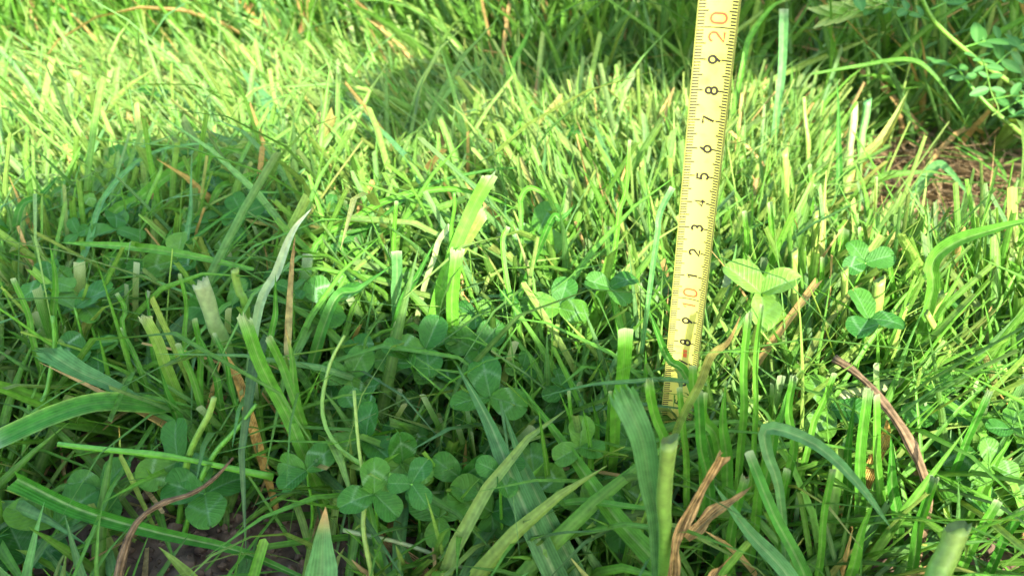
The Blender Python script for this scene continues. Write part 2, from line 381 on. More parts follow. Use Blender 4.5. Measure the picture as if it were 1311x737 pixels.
sel &= ~((np.abs(x - 0.07) < 0.012) & (np.abs(y - 0.245) < 0.012))
x, y, ti, ox, oy = x[sel], y[sel], ti[sel], ox[sel], oy[sel]; n = len(x)
# towards which side the mower laid it (angle in the picture plane, + to the right)
side = np.where(x < 0.10, -0.42, -0.08) * np.clip((y - 0.30) / 0.15, 0, 1) + np.where(y <= 0.32, 0.10, 0)
hump = np.exp(-(((x + 0.20) / 0.09) ** 2 + ((y - 0.43) / 0.08) ** 2)); side = side * (1 - hump) + 0.55 * hump
side = np.where(x > 0.16, -0.06, side) + rng.normal(0, 0.20, n) + ta[ti] + ox * 42
fwd = rng.normal(0.0, 0.18, n) + tb[ti] + oy * 42
lean = np.hypot(side, fwd).clip(0, 1.25); azi = np.arctan2(fwd, side)
length = rng.normal(0.066, 0.014, n).clip(0.02, 0.1) * tl[ti] / np.cos(lean * 0.85).clip(0.5, 1) ** 0.7
thin = rng.random(n) < 0.24
width = np.where(thin, rng.normal(0.0016, 0.0004, n), rng.normal(0.0036, 0.0010, n)).clip(0.0009, 0.0064)
width *= np.where(x > 0.12, 0.85, 1.1) * tw_[ti]
stand = (x > 0.075 + 0.04 * np.sin(y * 40)) & (y > 0.26) & (y < 0.62)
length *= 0.55 + 0.45 * np.clip(keep_prob(x, y) * 1.6, 0, 1)
length *= np.where(stand, rng.uniform(0.95, 1.4, n), 1) * np.where(y < 0.27, 0.85, 1) * np.where(y < 0.20, 0.7, 1)
lean = np.where(stand, lean * 0.65, lean)
curve = np.abs(rng.normal(0.15, 0.25, n)) + (rng.random(n) < 0.12) * rng.uniform(0.6, 1.6, n)
fore = np.clip((0.40 - y) / 0.10, 0, 1) * (x < 0.12) + np.clip((0.29 - y) / 0.04, 0, 1) * (x >= 0.12)
width *= 1 - 0.12 * fore
wide = rng.random(n) < 0.10 * (fore < 0.25) + 0.02
width = np.where(wide, rng.uniform(0.0042, 0.0068, n), width); length = np.where(wide, length * rng.uniform(1.0, 1.45, n), length)
lean = np.where(wide, (lean + np.abs(rng.normal(0, 0.25, n))).clip(0, 1.3), lean); azi = np.where(wide, azi + rng.normal(0, 0.6, n), azi)
longb = rng.random(n) < 0.13 + 0.12 * fore
length = np.where(longb, length * rng.uniform(1.2, 1.9, n), length); curve = np.where(longb, curve + rng.uniform(0.5, 1.6, n), curve)
lean = np.where(fore > 0.3, (lean + np.abs(rng.normal(0, 0.22, n))).clip(0, 1.3), lean); azi = azi + rng.normal(0, 0.9, n) * (fore > 0.3)
length = np.where(stand, np.minimum(length, rng.uniform(0.085, 0.125, n)), length)
wedge = (x / (0.875 * y + 0.1) > 0.41) & (y > 0.36) & (rng.random(n) < 0.90)      # scalped low towards the bare straw patch
length = np.where(wedge, np.minimum(length, np.clip(0.243 - 0.445 * y, 0.010, 0.2) * rng.uniform(0.6, 1.25, n)), length)
cut = (rng.random(n) < 0.6 - 0.35 * fore) & ~longb
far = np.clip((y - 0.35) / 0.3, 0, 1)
ct = np.where((far + 0.5 * stand > tyel[ti] * 1.6)[:, None], tint(n, 0.50, 0.14, 0.2), tint(n, 0.12, 0.24, 0.22)) * (1 - 0.10 * fore[:, None]); cb = ct * 0.92 + C_YEL * 0.08  # tint carries the light: far lawn yellower for sun, foreground greener, darker for shade
pk = (np.clip((y - 0.30) / 0.35, 0, 1) * rng.beta(1.3, 2.2, n))[:, None] * 0.55; ct = ct * (1 - pk) + C_PALE * pk; cb = cb * (1 - pk) + C_PALE * pk  # pale cut stems, plus the whitening of the far sunlit lawn painted in
dry = (rng.random(n) < 0.03) & ~longb & ~wide
ct[dry] = C_DRY * rng.normal(1, 0.15, (dry.sum(), 1)); cb[dry] = ct[dry]
td = rng.random(n) < 0.03; ct[td] = ct[td] * 0.55 + C_DRY * 0.45
base = np.stack([x, y, ground_h(x, y) - 0.003], -1)
face = azi + math.pi / 2; face = np.where(rng.random(n) < 0.6, rng.normal(0, 0.5, n), face)
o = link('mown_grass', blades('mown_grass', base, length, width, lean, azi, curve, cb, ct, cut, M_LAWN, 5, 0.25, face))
tag(o, 'dense mown green grass with blunt cut tips around the yellow tape', 'grass', kind='stuff')
print('mown', n)

# the unmown grass behind
x, y = scatter(14000, 0.66, 2.9, 0.75, 0.25); x2, y2 = scatter(11000, 0.64, 1.25, 0.75, 0.2); x = np.concatenate([x, x2]); y = np.concatenate([y, y2])
dense = np.clip(1.25 - (y - 0.9) * 0.33, 0.3, 1)
hollow = 1 - 0.30 * np.exp(-(((x - 0.56) / 0.15) ** 2 + ((y - 0.86) / 0.13) ** 2))
clump = 0.5 + 0.5 * np.sin(x * 21 + 3 * np.sin(y * 13)) * np.sin(y * 26 + 1)
sel = (rng.random(len(x)) < dense * (0.35 + 0.65 * clump) * hollow) & (y > mown_edge(x) - 0.05)
x, y = x[sel], y[sel]; n = len(x)
side = rng.normal(-0.05, 0.33, n); fwd = rng.normal(-0.05, 0.25, n)
lean = np.hypot(side, fwd).clip(0, 1.2); azi = np.arctan2(fwd, side)
length = rng.lognormal(math.log(0.26), 0.4, n).clip(0.07, 0.62) * np.clip(0.4 + (y - mown_edge(x) + 0.05) * 6, 0.4, 1)
width = rng.lognormal(math.log(0.0042), 0.42, n).clip(0.0015, 0.011)
curve = np.abs(rng.normal(0.5, 0.6, n))
ct = tint(n, 0.12, 0.36) * np.where(x > -0.2, 0.88, 1.0)[:, None]; cb = ct * 0.8 + C_YEL * 0.18  # darker except at the far left: shade on the tall grass painted in
dry = rng.random(n) < 0.06; ct[dry] = C_DRY; cb[dry] = C_DRY
base = np.stack([x, y, ground_h(x, y) - 0.003], -1)
face = np.where(rng.random(n) < 0.6, rng.normal(0, 0.6, n), azi + math.pi / 2)
o = link('tall_grass', blades('tall_grass', base, length, width, lean, azi, curve, cb, ct, rng.random(n) < 0.12, M_LAWN, 8, 0.25, face))
tag(o, 'tall unmown meadow grass standing behind the mown strip', 'grass', kind='stuff')

# clippings and dead straw lying on the soil
def litter(name, label, n, y0, y1, near_patch=None, colr=C_DRY, length=(0.02, 0.07), z=(0.001, 0.012), wid=(0.0008, 0.003), cat='straw'):
    if near_patch is None: x, y = scatter(n, y0, y1, 0.7, 0.1)
    else:
        x = rng.normal(near_patch[0], near_patch[2], n); y = rng.normal(near_patch[1], near_patch[3], n)
    n = len(x)
    base = np.stack([x, y, ground_h(x, y) + rng.uniform(*z, n)], -1)
    c = colr * rng.normal(1, 0.25, (n, 1)).clip(0.4, 1.6)
    o = link(name, blades(name, base, rng.uniform(*length, n), rng.uniform(*wid, n), rng.normal(1.45, 0.12, n), rng.uniform(0, 6.28, n), rng.normal(0.1, 0.15, n), c, c, rng.random(n) < 0.6, M_DRY, 4, 0.2, None))
    tag(o, label, cat, kind='stuff'); return o
litter('straw_litter', 'thin dead tan straw lying on the soil under the grass', 1600, 0.2, 1.0)
litter('straw_litter', 'bare patch of tangled brown straw at the right of the tape', 1500, 0, 0, (0.36, 0.60, 0.085, 0.075), np.array((0.42, 0.27, 0.13)), (0.03, 0.10), (0.002, 0.02), (0.001, 0.0028))
litter('grass_clippings', 'fresh green cut grass clippings lying in the sward', 900, 0.24, 0.98, None, C_FRESH * 1.1, (0.02, 0.06), (0.02, 0.055), (0.0012, 0.004), 'clippings')

# crumbs of soil
def crumbs(n):
    V, F = [], []
    ico = [(0, 0, 1), (0.89, 0, 0.45), (0.28, 0.85, 0.45), (-0.72, 0.53, 0.45), (-0.72, -0.53, 0.45), (0.28, -0.85, 0.45), (0.72, 0.53, -0.45), (-0.28, 0.85, -0.45), (-0.89, 0, -0.45), (-0.28, -0.85, -0.45), (0.72, -0.53, -0.45), (0, 0, -1)]
    fc = [(0,1,2),(0,2,3),(0,3,4),(0,4,5),(0,5,1),(1,6,2),(2,7,3),(3,8,4),(4,9,5),(5,10,1),(2,6,7),(3,7,8),(4,8,9),(5,9,10),(1,10,6),(11,7,6),(11,8,7),(11,9,8),(11,10,9),(11,6,10)]
    for i in range(n):
        if i < n * 0.55: x, y = rng.normal(-0.14, 0.06), rng.normal(0.225, 0.025)
        elif i < n * 0.75: x, y = rng.normal(0.40, 0.08), rng.normal(0.66, 0.06)
        else: x, y = rng.uniform(-0.3, 0.3), rng.uniform(0.19, 0.45)
        s = rng.lognormal(math.log(0.0014), 0.55); s = min(s, 0.006)
        z = gz(x, y) + s * 0.3; k = len(V)
        sc3 = rng.uniform(0.6, 1.25, 3)
        for v in ico:
            q = np.array(v) * s * sc3 * rng.uniform(0.75, 1.2); V.append((x + q[0], y + q[1], z + q[2]))
        F += [tuple(k + a for a in f) for f in fc]
    return mesh_from('soil_crumbs', V, F, M_SOIL, False)
tag(link('soil_crumbs', crumbs(1600)), 'small brown crumbs of soil lying on bare ground', 'soil', kind='stuff')

# ------------------------------------------------------------------ the tape measure
TX, TY, TYAW, TLX, TLY, TW = 0.06968, 0.24895, R(22.75), -0.02388, -0.01981, 0.0130
SAG = 0.0016
ct_, st_ = math.cos(TYAW), math.sin(TYAW)
def tape_pt(a, z, off=0.0):
    """a: -0.5..0.5 across, z: height on the scale in m, off: in front of the concave face"""
    lx = a * TW; ly = SAG * (1 - (2 * a) ** 2) - off          # the middle lies further back: concave towards the viewer
    return (TX + TLX * z + lx * ct_ + ly * st_, TY + TLY * z - lx * st_ + ly * ct_, z)
troot = bpy.data.objects.new('tape_measure', None); col.objects.link(troot); troot.location = tape_pt(0, 0)
troot.empty_display_size = 0.02
tag(troot, 'yellow steel tape measure with black centimetre marks standing upright in the grass', 'tape measure')
off0 = np.array(tape_pt(0, 0))
NA, NZ = 13, 60
zs = np.linspace(-0.008, 0.285, NZ); V = []
for side_ in (0, 1):
    for z in zs:
        for a in np.linspace(-0.5, 0.5, NA): V.append(np.array(tape_pt(a, z, -0.00018 * side_)) - off0)
F = []
for s in (0, 1):
    for i in range(NZ - 1):
        for j in range(NA - 1):
            q = [s * NA * NZ + i * NA + j, s * NA * NZ + i * NA + j + 1, s * NA * NZ + (i + 1) * NA + j + 1, s * NA * NZ + (i + 1) * NA + j]
            F.append(tuple(q if s == 0 else q[::-1]))
for i in range(NZ - 1):
    for j in (0, NA - 1):
        F.append((i * NA + j, (i + 1) * NA + j, NA * NZ + (i + 1) * NA + j, NA * NZ + i * NA + j))
link('steel_strip', mesh_from('steel_strip', V, F, M_TAPE), troot)
def ink(name, quads, mat, lift=0.00006):
    V, F = [], []
    for q in quads:
        k = len(V)
        for a, z in q: V.append(np.array(tape_pt(a, z, lift)) - off0)
        F.append(tuple(range(k, k + len(q))))
    return link(name, mesh_from(name, V, F, mat, False), troot)
def bar(a0, a1, z, th, n=1):
    aa = np.linspace(a0, a1, n + 1); return [[(aa[i], z - th / 2), (aa[i + 1], z - th / 2), (aa[i + 1], z + th / 2), (aa[i], z + th / 2)] for i in range(n)]
ql, qr = [], []
for mm in range(0, 284):
    z = mm / 1000; 
    if mm % 10 == 0:
        if mm % 100 == 0 and mm: ql += bar(-0.475, 0.44, z, 0.00042, 12)
        else:
            ql += bar(-0.475, -0.19, z, 0.00054, 4); qr += bar(0.19, 0.44, z, 0.00054, 4)
    elif mm % 5 == 0: ql += bar(-0.475, -0.235, z, 0.00052, 3); qr += bar(0.25, 0.44, z, 0.00052, 3)
    else: ql += bar(-0.475, -0.31, z, 0.00052, 2); qr += bar(0.31, 0.44, z, 0.00052, 2)
    for h in (0.0, 0.0005):
        qr += bar(0.455, 0.49, z + h, 0.00024, 1)
ink('millimetre_marks', ql, M_INK); ink('millimetre_marks', qr, M_INK)
# numerals drawn as strokes; x right 0..1, y up 0..1 of the upright figure
def arc(cx, cy, rx, ry, a0, a1, n=14): return [(cx + rx * math.cos(math.radians(a)), cy + ry * math.sin(math.radians(a))) for a in np.linspace(a0, a1, n)]
DIG = {
 '0': [arc(.5, .70, .42, .30, 0, 180) + arc(.5, .30, .42, .30, 180, 360) + [(.92, .70)]],
 '1': [[(.22, .74), (.62, 1.0), (.62, 0)]],
 '2': [arc(.5, .70, .40, .30, 165, -35) + [(.08, .03), (.95, .03)]],
 '3': [arc(.47, .745, .36, .255, 150, -90) , arc(.47, .27, .42, .27, 90, -150)],
 '4': [[(.70, 0), (.70, .98), (.06, .26), (.98, .26)]],
 '5': [[(.88, 1.0), (.20, 1.0), (.13, .52)] + arc(.46, .32, .42, .32, 128, -145)],
 '6': [[(.70, 1.0), (.22, .52)] + arc(.5, .32, .42, .32, 150, 510, 26)],
 '7': [[(.06, .98), (.94, .98), (.42, 0)]],
 '8': [arc(.5, .75, .35, .25, -90, 270, 24), arc(.5, .265, .42, .265, 90, 450, 26)],
 '9': [[(.30, 0), (.78, .48)] + arc(.5, .68, .42, .32, -30, 330, 26)],
}
def digit(ch, zc, acm, w, h, th, mat):
    """the figure is turned a quarter: its top points to the left edge, it is read upwards"""
    quads = []
    for st in DIG[ch]:
        p = np.array([((x - .5) * w, (y - .5) * h) for x, y in st])
        d = unit(np.gradient(p, axis=0)); nn = np.stack([-d[:, 1], d[:, 0]], -1) * th / 2
        L_, R_ = p + nn, p - nn
        for i in range(len(p) - 1):
            quads.append([(acm - q[1] / TW, zc + q[0]) for q in (R_[i], R_[i + 1], L_[i + 1], L_[i])])
    return ink('numeral', quads, mat, 0.00009)
for cm in range(1, 28):
    z = cm / 100
    if cm % 10: digit(str(cm % 10), z, 0.02, 0.0027, 0.0037, 0.00082, M_INK)
    else:
        digit(str(cm // 10), z - 0.0029, 0.02, 0.0035, 0.0049, 0.00075, M_RED); digit('0', z + 0.0028, 0.02, 0.0035, 0.0049, 0.00075, M_RED)
# the small red print between 7 and 8
q = []
for i in range(4): q += bar(-0.01 + i * 0.03, 0.012 + i * 0.03, 0.0746, 0.0036)
for i in range(7): q += bar(-0.012, 0.105, 0.0731 + i * 0.0005, 0.00016)
ink('small_print', q, M_RED, 0.00008)

# the case on top of the tape, above the frame
def rounded_box(name, dims, rad, mat, parent, M4, seg=4):
    import bmesh
    bm = bmesh.new(); bmesh.ops.create_cube(bm, size=1)
    bmesh.ops.scale(bm, vec=dims, verts=bm.verts); bmesh.ops.bevel(bm, geom=bm.edges[:], offset=rad, segments=seg, affect='EDGES', profile=0.5)
    bm.transform(M4); me = bpy.data.meshes.new(name); bm.to_mesh(me); bm.free(); me.materials.append(mat)
    me.polygons.foreach_set('use_smooth', np.ones(len(me.polygons), dtype=bool))
    o = link(name, me, parent); return o
Mc = Matrix.Translation((-0.020, -0.010, 0.308)) @ Matrix.Rotation(R(12), 4, 'Y') @ Matrix.Rotation(-TYAW, 4, 'Z')
case = rounded_box('case', (0.046, 0.076, 0.076), 0.012, M_ORANGE, troot, Mc)
rounded_box('lock_button', (0.012, 0.012, 0.02), 0.003, M_BLACK, case, Mc @ Matrix.Translation((0, -0.034, 0.01)))

# ------------------------------------------------------------------ single grass blades in front, traced from the photograph
def facing(path, up=0.55):
    tc = unit(np.array([0, 0, CAM_H]) - path); return unit(tc + np.array([0.0, 0.0, up]))
def to_ground(pts, root):
    pts = [np.asarray(p, float) for p in pts]
    if root and pts[0][2] > 0.004:
        d = pts[0] - pts[1]; d = d / (np.linalg.norm(d) + 1e-9); k = pts[0][2] + 0.004
        f = np.array([pts[0][0] + np.clip(d[0], -0.6, 0.6) * k * 0.6, pts[0][1] + np.clip(d[1], -0.6, 0.6) * k * 0.6, 0.0])
        f[2] = gz(f[0], f[1]) - 0.004; pts = [f] + pts
    return pts
def look(wd, c, tip):
    """words for how a single blade looks"""
    a = 'very narrow' if wd < 8.5 else 'narrow' if wd < 11 else 'medium wide' if wd < 15.5 else 'broad'
    k = c[1]; b = 'dark green' if k < .175 else 'mid green' if k < .215 else 'light green' if k < .25 else 'pale'
    return a + ' ' + b + ' ' + {'cut': 'blunt', 'point': 'pointed', 'ragged': 'frayed'}[tip]
HS = [100]
def blade(label, pts, wpx, colr=C_FRESH, tip='point', c2=None, root=True, fold=0.25, roll=0.0, group=None, ncol=None, mat=None, name='grass_blade', cat='grass', rib=0.25, tipcol=None, edge=None, twist=0, wob=0.0):  # each object is one single grass blade
    """pts base to tip: (px, py, Y); wpx width in photo pixels at base and tip end"""
    HS[0] += 1
    w3 = [P(*p) for p in pts]; p3 = to_ground(w3, root)
    path = catmull(p3, 22); nr = facing(path)
    if roll:
        T = unit(np.gradient(path, axis=0)); S = unit(np.cross(nr, T)); nr = nr * math.cos(roll) + S * math.sin(roll)
    wm = [px2m(w3[0], wpx[0]), px2m(w3[-1], wpx[-1])]
    rr = np.random.default_rng(HS[0])
    if root and tip in ('cut', 'ragged'): wm = [q * 0.72 for q in wm]
    wid = np.interp(np.linspace(0, 1, 22), [0, 0.25, 1], [wm[0] * 0.5, wm[0] * 0.92, wm[1]])
    L_ = np.linalg.norm(np.diff(path, axis=0), axis=1).sum()
    path = path + catmull(np.vstack([np.zeros(3), rr.normal(0, 1, (4, 3)) * np.array([1, 1, .4])]), 22) * L_ * 0.006
    if not twist: twist = rr.normal(0, 0.35)
    c2 = colr if c2 is None else c2
    me = ribbon_mesh(name, path - path[0], nr, wid, np.asarray(colr) * 0.95 + C_PALE * 0.05, c2, fold, tip, ncol or (15 if tip == 'ragged' else 9), mat or M_BLADE, rib, tipcol, HS[0], edge, twist, wob)
    o = link(name, me, None, path[0]); tag(o, label, cat, group); return o
def stalk(label, pts, dpx, colr, c2=None, root=True, hollow=False, name='stalk', cat='stalk', tipcol=None, mat=None, group=None, squash=0.8):
    HS[0] += 1
    w3 = [P(*p) for p in pts]; p3 = to_ground(w3, root); path = catmull(p3, 20)
    rr = np.random.default_rng(HS[0]); L_ = np.linalg.norm(np.diff(path, axis=0), axis=1).sum()
    path = path + catmull(np.vstack([np.zeros(3), rr.normal(0, 1, (5, 3)) * np.array([1, 1, .4])]), 20) * L_ * 0.004
    rad = np.interp(np.linspace(0, 1, 20), [0, 1], [px2m(w3[0], dpx[0]) / 2, px2m(w3[-1], dpx[-1]) / 2]) * (1 + np.interp(np.linspace(0, 1, 20), np.linspace(0, 1, 7), rr.normal(0, .10, 7)))
    if not hollow: rad = rad * np.linspace(1.1, 0.72, 20)
    if mat is M_DRY: rad = rad * (1 + rr.normal(0, .10, 20))
    o = link(name, tube_mesh(name, path - path[0], rad, colr, colr if c2 is None else c2, 16 if hollow else 9, mat or M_STEM, hollow, tipcol, HS[0], squash), None, path[0])
    tag(o, label, cat, group); return o

# lower middle
blade('long dark blue-green grass blade with pale midrib slanting over the clovers', [(722, 755, .180), (665, 640, .196), (620, 540, .222), (583, 466, .243)], (34, 20), C_BLUE, fold=.35, rib=.35)
blade('narrower blue-green blade lying beside the long dark blade', [(745, 755, .183), (700, 655, .197), (668, 590, .212), (640, 525, .228)], (24, 16), C_BLUE * 1.15, fold=.3)
blade('long bright green blade slanting down towards the thick cut stem', [(856, 748, .172), (790, 660, .190), (722, 562, .220), (655, 478, .250)], (32, 12), C_FRESH, fold=.4)
blade('broad blue-green blade with a ragged cut end and dark specks', [(842, 690, .170), (832, 620, .172), (815, 560, .174), (800, 508, .176)], (36, 50), C_BLUE * 1.1, 'ragged', fold=.12, rib=.1, tipcol=C_BLUE * 1.6)
stalk('thick pale green cut stem beside the brown withered leaf', [(852, 705, .168), (850, 640, .168), (855, 562, .168)], (20, 25), C_FRESH, C_YEL * .9, hollow=True, name='cut_stem', cat='stem')
blade('square-cut flat blade standing just left of the tape foot', [(786, 560, .225), (792, 500, .224), (803, 418, .222)], (18, 28), C_FRESH * 1.15, 'cut', fold=.15, rib=.1)
blade('forked bright green blade in front of the tape foot', [(848, 590, .20), (841, 540, .20), (832, 492, .20)], (18, 17), C_FRESH * 1.15, 'ragged', fold=.4)
blade('pointed green blade leaning left before the tape foot', [(915, 580, .205), (905, 540, .206), (893, 500, .207), (881, 468, .208)], (22, 14), C_FRESH, 'cut', fold=.2)
blade('dark folded blade crossing the lower tape marks', [(887, 505, .218), (860, 462, .222), (842, 425, .226), (830, 395, .230)], (13, 8), C_DEEP, fold=.5)
blade('thin dark blade lying level across the tape foot', [(905, 492, .212), (840, 486, .212), (770, 492, .215), (690, 508, .222)], (7, 6), C_BLUE, root=False, fold=.4)
blade('tan withered leaf curling past the tape at its lowest visible figure', [(862, 560, .195), (898, 490, .198), (912, 455, .199), (932, 436, .2), (952, 404, .202)], (11, 15), C_FRESH * 1.2, c2=C_DRY * .8, mat=M_DRY, twist=1.1, name='withered_leaf', cat='dead leaf', fold=.4)
stalk('thin curled pale stalk bending round the small clovers', [(545, 628, .215), (480, 603, .218), (432, 570, .225), (412, 520, .238), (418, 468, .252), (442, 428, .26)], (9, 5), C_FRESH * 1.2, C_YEL, cat='stalk')
stalk('light green upright stalk rising left of the clover group', [(470, 700, .19), (462, 610, .205), (452, 500, .22)], (7, 6), C_YEL)
blade('wide green cut stump of a blade with brown tip at the soil', [(408, 770, .165), (412, 710, .172), (418, 648, .18)], (48, 34), C_BLUE * 1.25, 'point', fold=.12, rib=.1, tipcol=C_DRY)
stalk('light thin stalk lying low towards the chevron clover', [(440, 678, .205), (505, 692, .2), (585, 722, .192), (640, 760, .186)], (6, 7), C_PALE * .8, root=False)
blade('narrow pale blade slanting between small clovers and soil', [(490, 735, .192), (478, 660, .203), (462, 600, .22), (450, 520, .245)], (10, 6), C_FRESH * 1.1)
for i, (a, b, y0, wd) in enumerate([((700, 640), (688, 520), .215, 9), ((735, 620), (728, 498), .222, 8), ((758, 640), (748, 520), .214, 10), ((775, 600), (781, 500), .226, 9), ((745, 600), (716, 500), .228, 8), ((815, 600), (806, 515), .222, 10), ((765, 560), (757, 505), .235, 7)]):
    blade(look(wd, C_FRESH * (0.85 + .06 * i), 'cut' if i % 2 else 'point') + ' upright blade in the row left of the tape foot', [(a[0], a[1], y0), ((a[0] + b[0]) / 2 + 2, (a[1] + b[1]) / 2, y0), (b[0], b[1], y0)], (wd, wd * .8), C_FRESH * (0.85 + .06 * i), 'cut' if i % 2 else 'point', group='thin blades left of the tape foot')
blade('green blade leaning right behind the chevron clover', [(700, 640, .21), (750, 600, .214), (800, 640, .205)], (10, 6), C_DEEP)
blade('curved green blade arching low over the soil in front of thick stem', [(640, 690, .21), (700, 650, .205), (740, 640, .2), (800, 645, .19), (850, 650, .182)], (6, 20), C_FRESH, root=False, fold=.15)

blade('mid green blade standing close before the tape foot', [(878, 610, .205), (872, 550, .206), (868, 492, .207)], (13, 11), C_FRESH, 'cut')
blade('dark pointed blade crossing the very foot of the tape', [(845, 600, .212), (862, 560, .213), (885, 520, .214)], (12, 10), C_DEEP)
blade('bright narrow blade right beside the tape foot', [(898, 640, .20), (897, 570, .202), (902, 505, .204)], (12, 9), C_FRESH * 1.15, 'cut')
# bottom left
stalk('brown withered stalk bent over the soil', [(148, 760, .178), (168, 680, .188), (205, 645, .193), (248, 630, .196), (275, 612, .199), (298, 586, .203)], (15, 4), C_BROWN * 1.5, C_BROWN * 1.2, name='dead_stalk', cat='dead stalk', mat=M_DRY)
blade('long dark folded blade lying across the bare soil', [(385, 738, .188), (300, 705, .194), (200, 682, .199), (100, 652, .205), (18, 612, .213)], (12, 24), C_DEEP * 1.1, 'cut', root=False, fold=.5, rib=.45, tipcol=C_FRESH)
stalk('straight bright green stalk lying level above the withered stalk', [(350, 610, .225), (200, 583, .222), (76, 569, .222)], (9, 10), C_FRESH * 1.15, root=False)
blade('broad green blade with yellow rim arching above bare soil', [(212, 523, .262), (140, 514, .25), (70, 530, .236), (-10, 565, .222)], (28, 34), C_DEEP * 1.15, 'cut', root=False, fold=.12, rib=.1, edge=C_YEL * 1.5)
blade('blue-green blade with ragged end lying onto the yellow rimmed blade', [(215, 525, .262), (170, 507, .262), (115, 480, .262), (64, 452, .262)], (10, 34), C_BLUE * 1.2, 'ragged', root=False, fold=.12, tipcol=C_BLUE * 1.5)
blade('long pale green blade pointing right from the yellow rimmed blade', [(120, 500, .27), (190, 508, .264), (255, 522, .258)], (6, 10), C_FRESH, root=False)
stalk('short stalk with pale cut top by the round clover', [(238, 600, .225), (258, 548, .226), (276, 508, .228)], (9, 9), C_FRESH * 1.2, C_YEL)
stalk('slender stalk leaning right beside the round clover', [(262, 600, .224), (298, 556, .23), (328, 517, .236)], (8, 7), C_FRESH * 1.1)
stalk('upright stalk with cut top under the ragged oval leaf', [(35, 560, .25), (60, 500, .262), (66, 450, .268), (68, 405, .272)], (9, 7), C_FRESH)
blade('small yellow-tipped curled shoot over the bare soil', [(165, 600, .222), (155, 580, .223), (152, 545, .225)], (7, 4), C_YEL, tipcol=C_ORANGE)
stalk('thick cut stem with pale fibrous top by the dark clover', [(290, 450, .285), (272, 405, .286), (256, 362, .287)], (17, 21), C_FRESH, C_PALE * .7, hollow=True, name='cut_stem', cat='stem')
stalk('short smooth cut stem standing behind the dark clover', [(314, 400, .30), (308, 372, .30), (301, 345, .30)], (10, 11), C_FRESH * 1.1, C_YEL, hollow=True, name='cut_stem', cat='stem')
blade('thick pale leaf sheath with frayed top leaning left', [(225, 500, .262), (205, 450, .262), (185, 408, .262)], (22, 22), C_FRESH, 'ragged', c2=C_YEL, fold=.3)
blade('broad blade with white frayed top left of the curled stalk', [(392, 582, .232), (365, 530, .236), (338, 470, .239), (314, 405, .242)], (24, 24), C_FRESH * 1.1, 'ragged', fold=.3, tipcol=C_WHITE)
blade('green blade leaning beside the frayed white topped blade', [(388, 540, .238), (365, 480, .243), (345, 430, .247)], (16, 14), C_FRESH, 'ragged', fold=.3)
blade('narrow blade with bleached white tip pointing up and right', [(330, 410, .275), (352, 350, .285), (376, 300, .292), (398, 266, .296)], (12, 12), C_BLUE * 1.4, c2=C_WHITE, tipcol=C_WHITE * 1.3, fold=.3)
blade('tan dry sheath standing beside the bleached tip', [(372, 470, .27), (371, 420, .275), (373, 345, .28), (377, 300, .284)], (10, 9), C_PALE * .8, c2=C_DRY, mat=M_DRY)
blade('orange withered blade hanging behind the frayed blades', [(318, 525, .25), (300, 470, .26), (280, 435, .268)], (14, 9), C_ORANGE, mat=M_DRY, name='withered_leaf', cat='dead leaf')
blade('dull green blade with reddish dry tip near frayed blades', [(382, 520, .245), (374, 470, .25), (369, 418, .256)], (14, 8), C_FRESH, tipcol=C_DRY * .9)
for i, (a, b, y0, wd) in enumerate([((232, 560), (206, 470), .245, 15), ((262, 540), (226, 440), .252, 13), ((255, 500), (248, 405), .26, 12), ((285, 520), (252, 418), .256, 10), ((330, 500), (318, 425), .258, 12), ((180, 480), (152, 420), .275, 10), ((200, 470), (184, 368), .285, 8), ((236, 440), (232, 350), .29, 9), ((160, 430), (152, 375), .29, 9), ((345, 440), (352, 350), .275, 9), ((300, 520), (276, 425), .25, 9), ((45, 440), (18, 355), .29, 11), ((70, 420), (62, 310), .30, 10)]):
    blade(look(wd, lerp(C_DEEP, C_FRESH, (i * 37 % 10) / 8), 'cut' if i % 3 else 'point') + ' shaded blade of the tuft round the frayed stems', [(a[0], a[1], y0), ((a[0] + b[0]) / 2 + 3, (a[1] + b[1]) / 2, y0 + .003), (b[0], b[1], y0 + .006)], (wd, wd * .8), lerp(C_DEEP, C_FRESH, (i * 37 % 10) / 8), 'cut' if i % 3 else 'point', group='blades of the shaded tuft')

# the shaded hump
blade('wide light green blade arching over the shaded hollow', [(128, 290, .40), (175, 255, .42), (230, 215, .45), (290, 196, .475), (330, 196, .48)], (14, 14), C_FRESH * 1.15, fold=.3)
blade('long whitish blade bending up from the shaded hollow', [(96, 372, .33), (115, 310, .365), (140, 250, .40), (190, 200, .44), (255, 186, .46), (300, 192, .47)], (9, 5), C_BLUE * 1.5, fold=.3)
blade('blade lying level across the shaded hollow with a pointed end', [(325, 345, .315), (240, 328, .325), (160, 316, .335), (75, 310, .345)], (10, 16), C_FRESH * 1.1, root=False, fold=.2)
blade('curved green blade arching right above the shaded hollow', [(268, 260, .42), (300, 232, .44), (345, 222, .45), (402, 230, .45)], (9, 10), C_FRESH * 1.1, fold=.3)
blade('thin long blade leaning right across the shaded hollow', [(120, 400, .33), (200, 345, .35), (270, 290, .37), (330, 248, .40)], (10, 6), C_DEEP * 1.1)
blade('bluish blade standing upright amid the shaded hollow', [(240, 330, .36), (246, 260, .385), (244, 190, .42)], (9, 5), C_BLUE * 1.4)
blade('dark blade pointing up and right at the edge of shaded hollow', [(20, 285, .38), (50, 250, .40), (78, 222, .42)], (10, 8), C_DEEP)
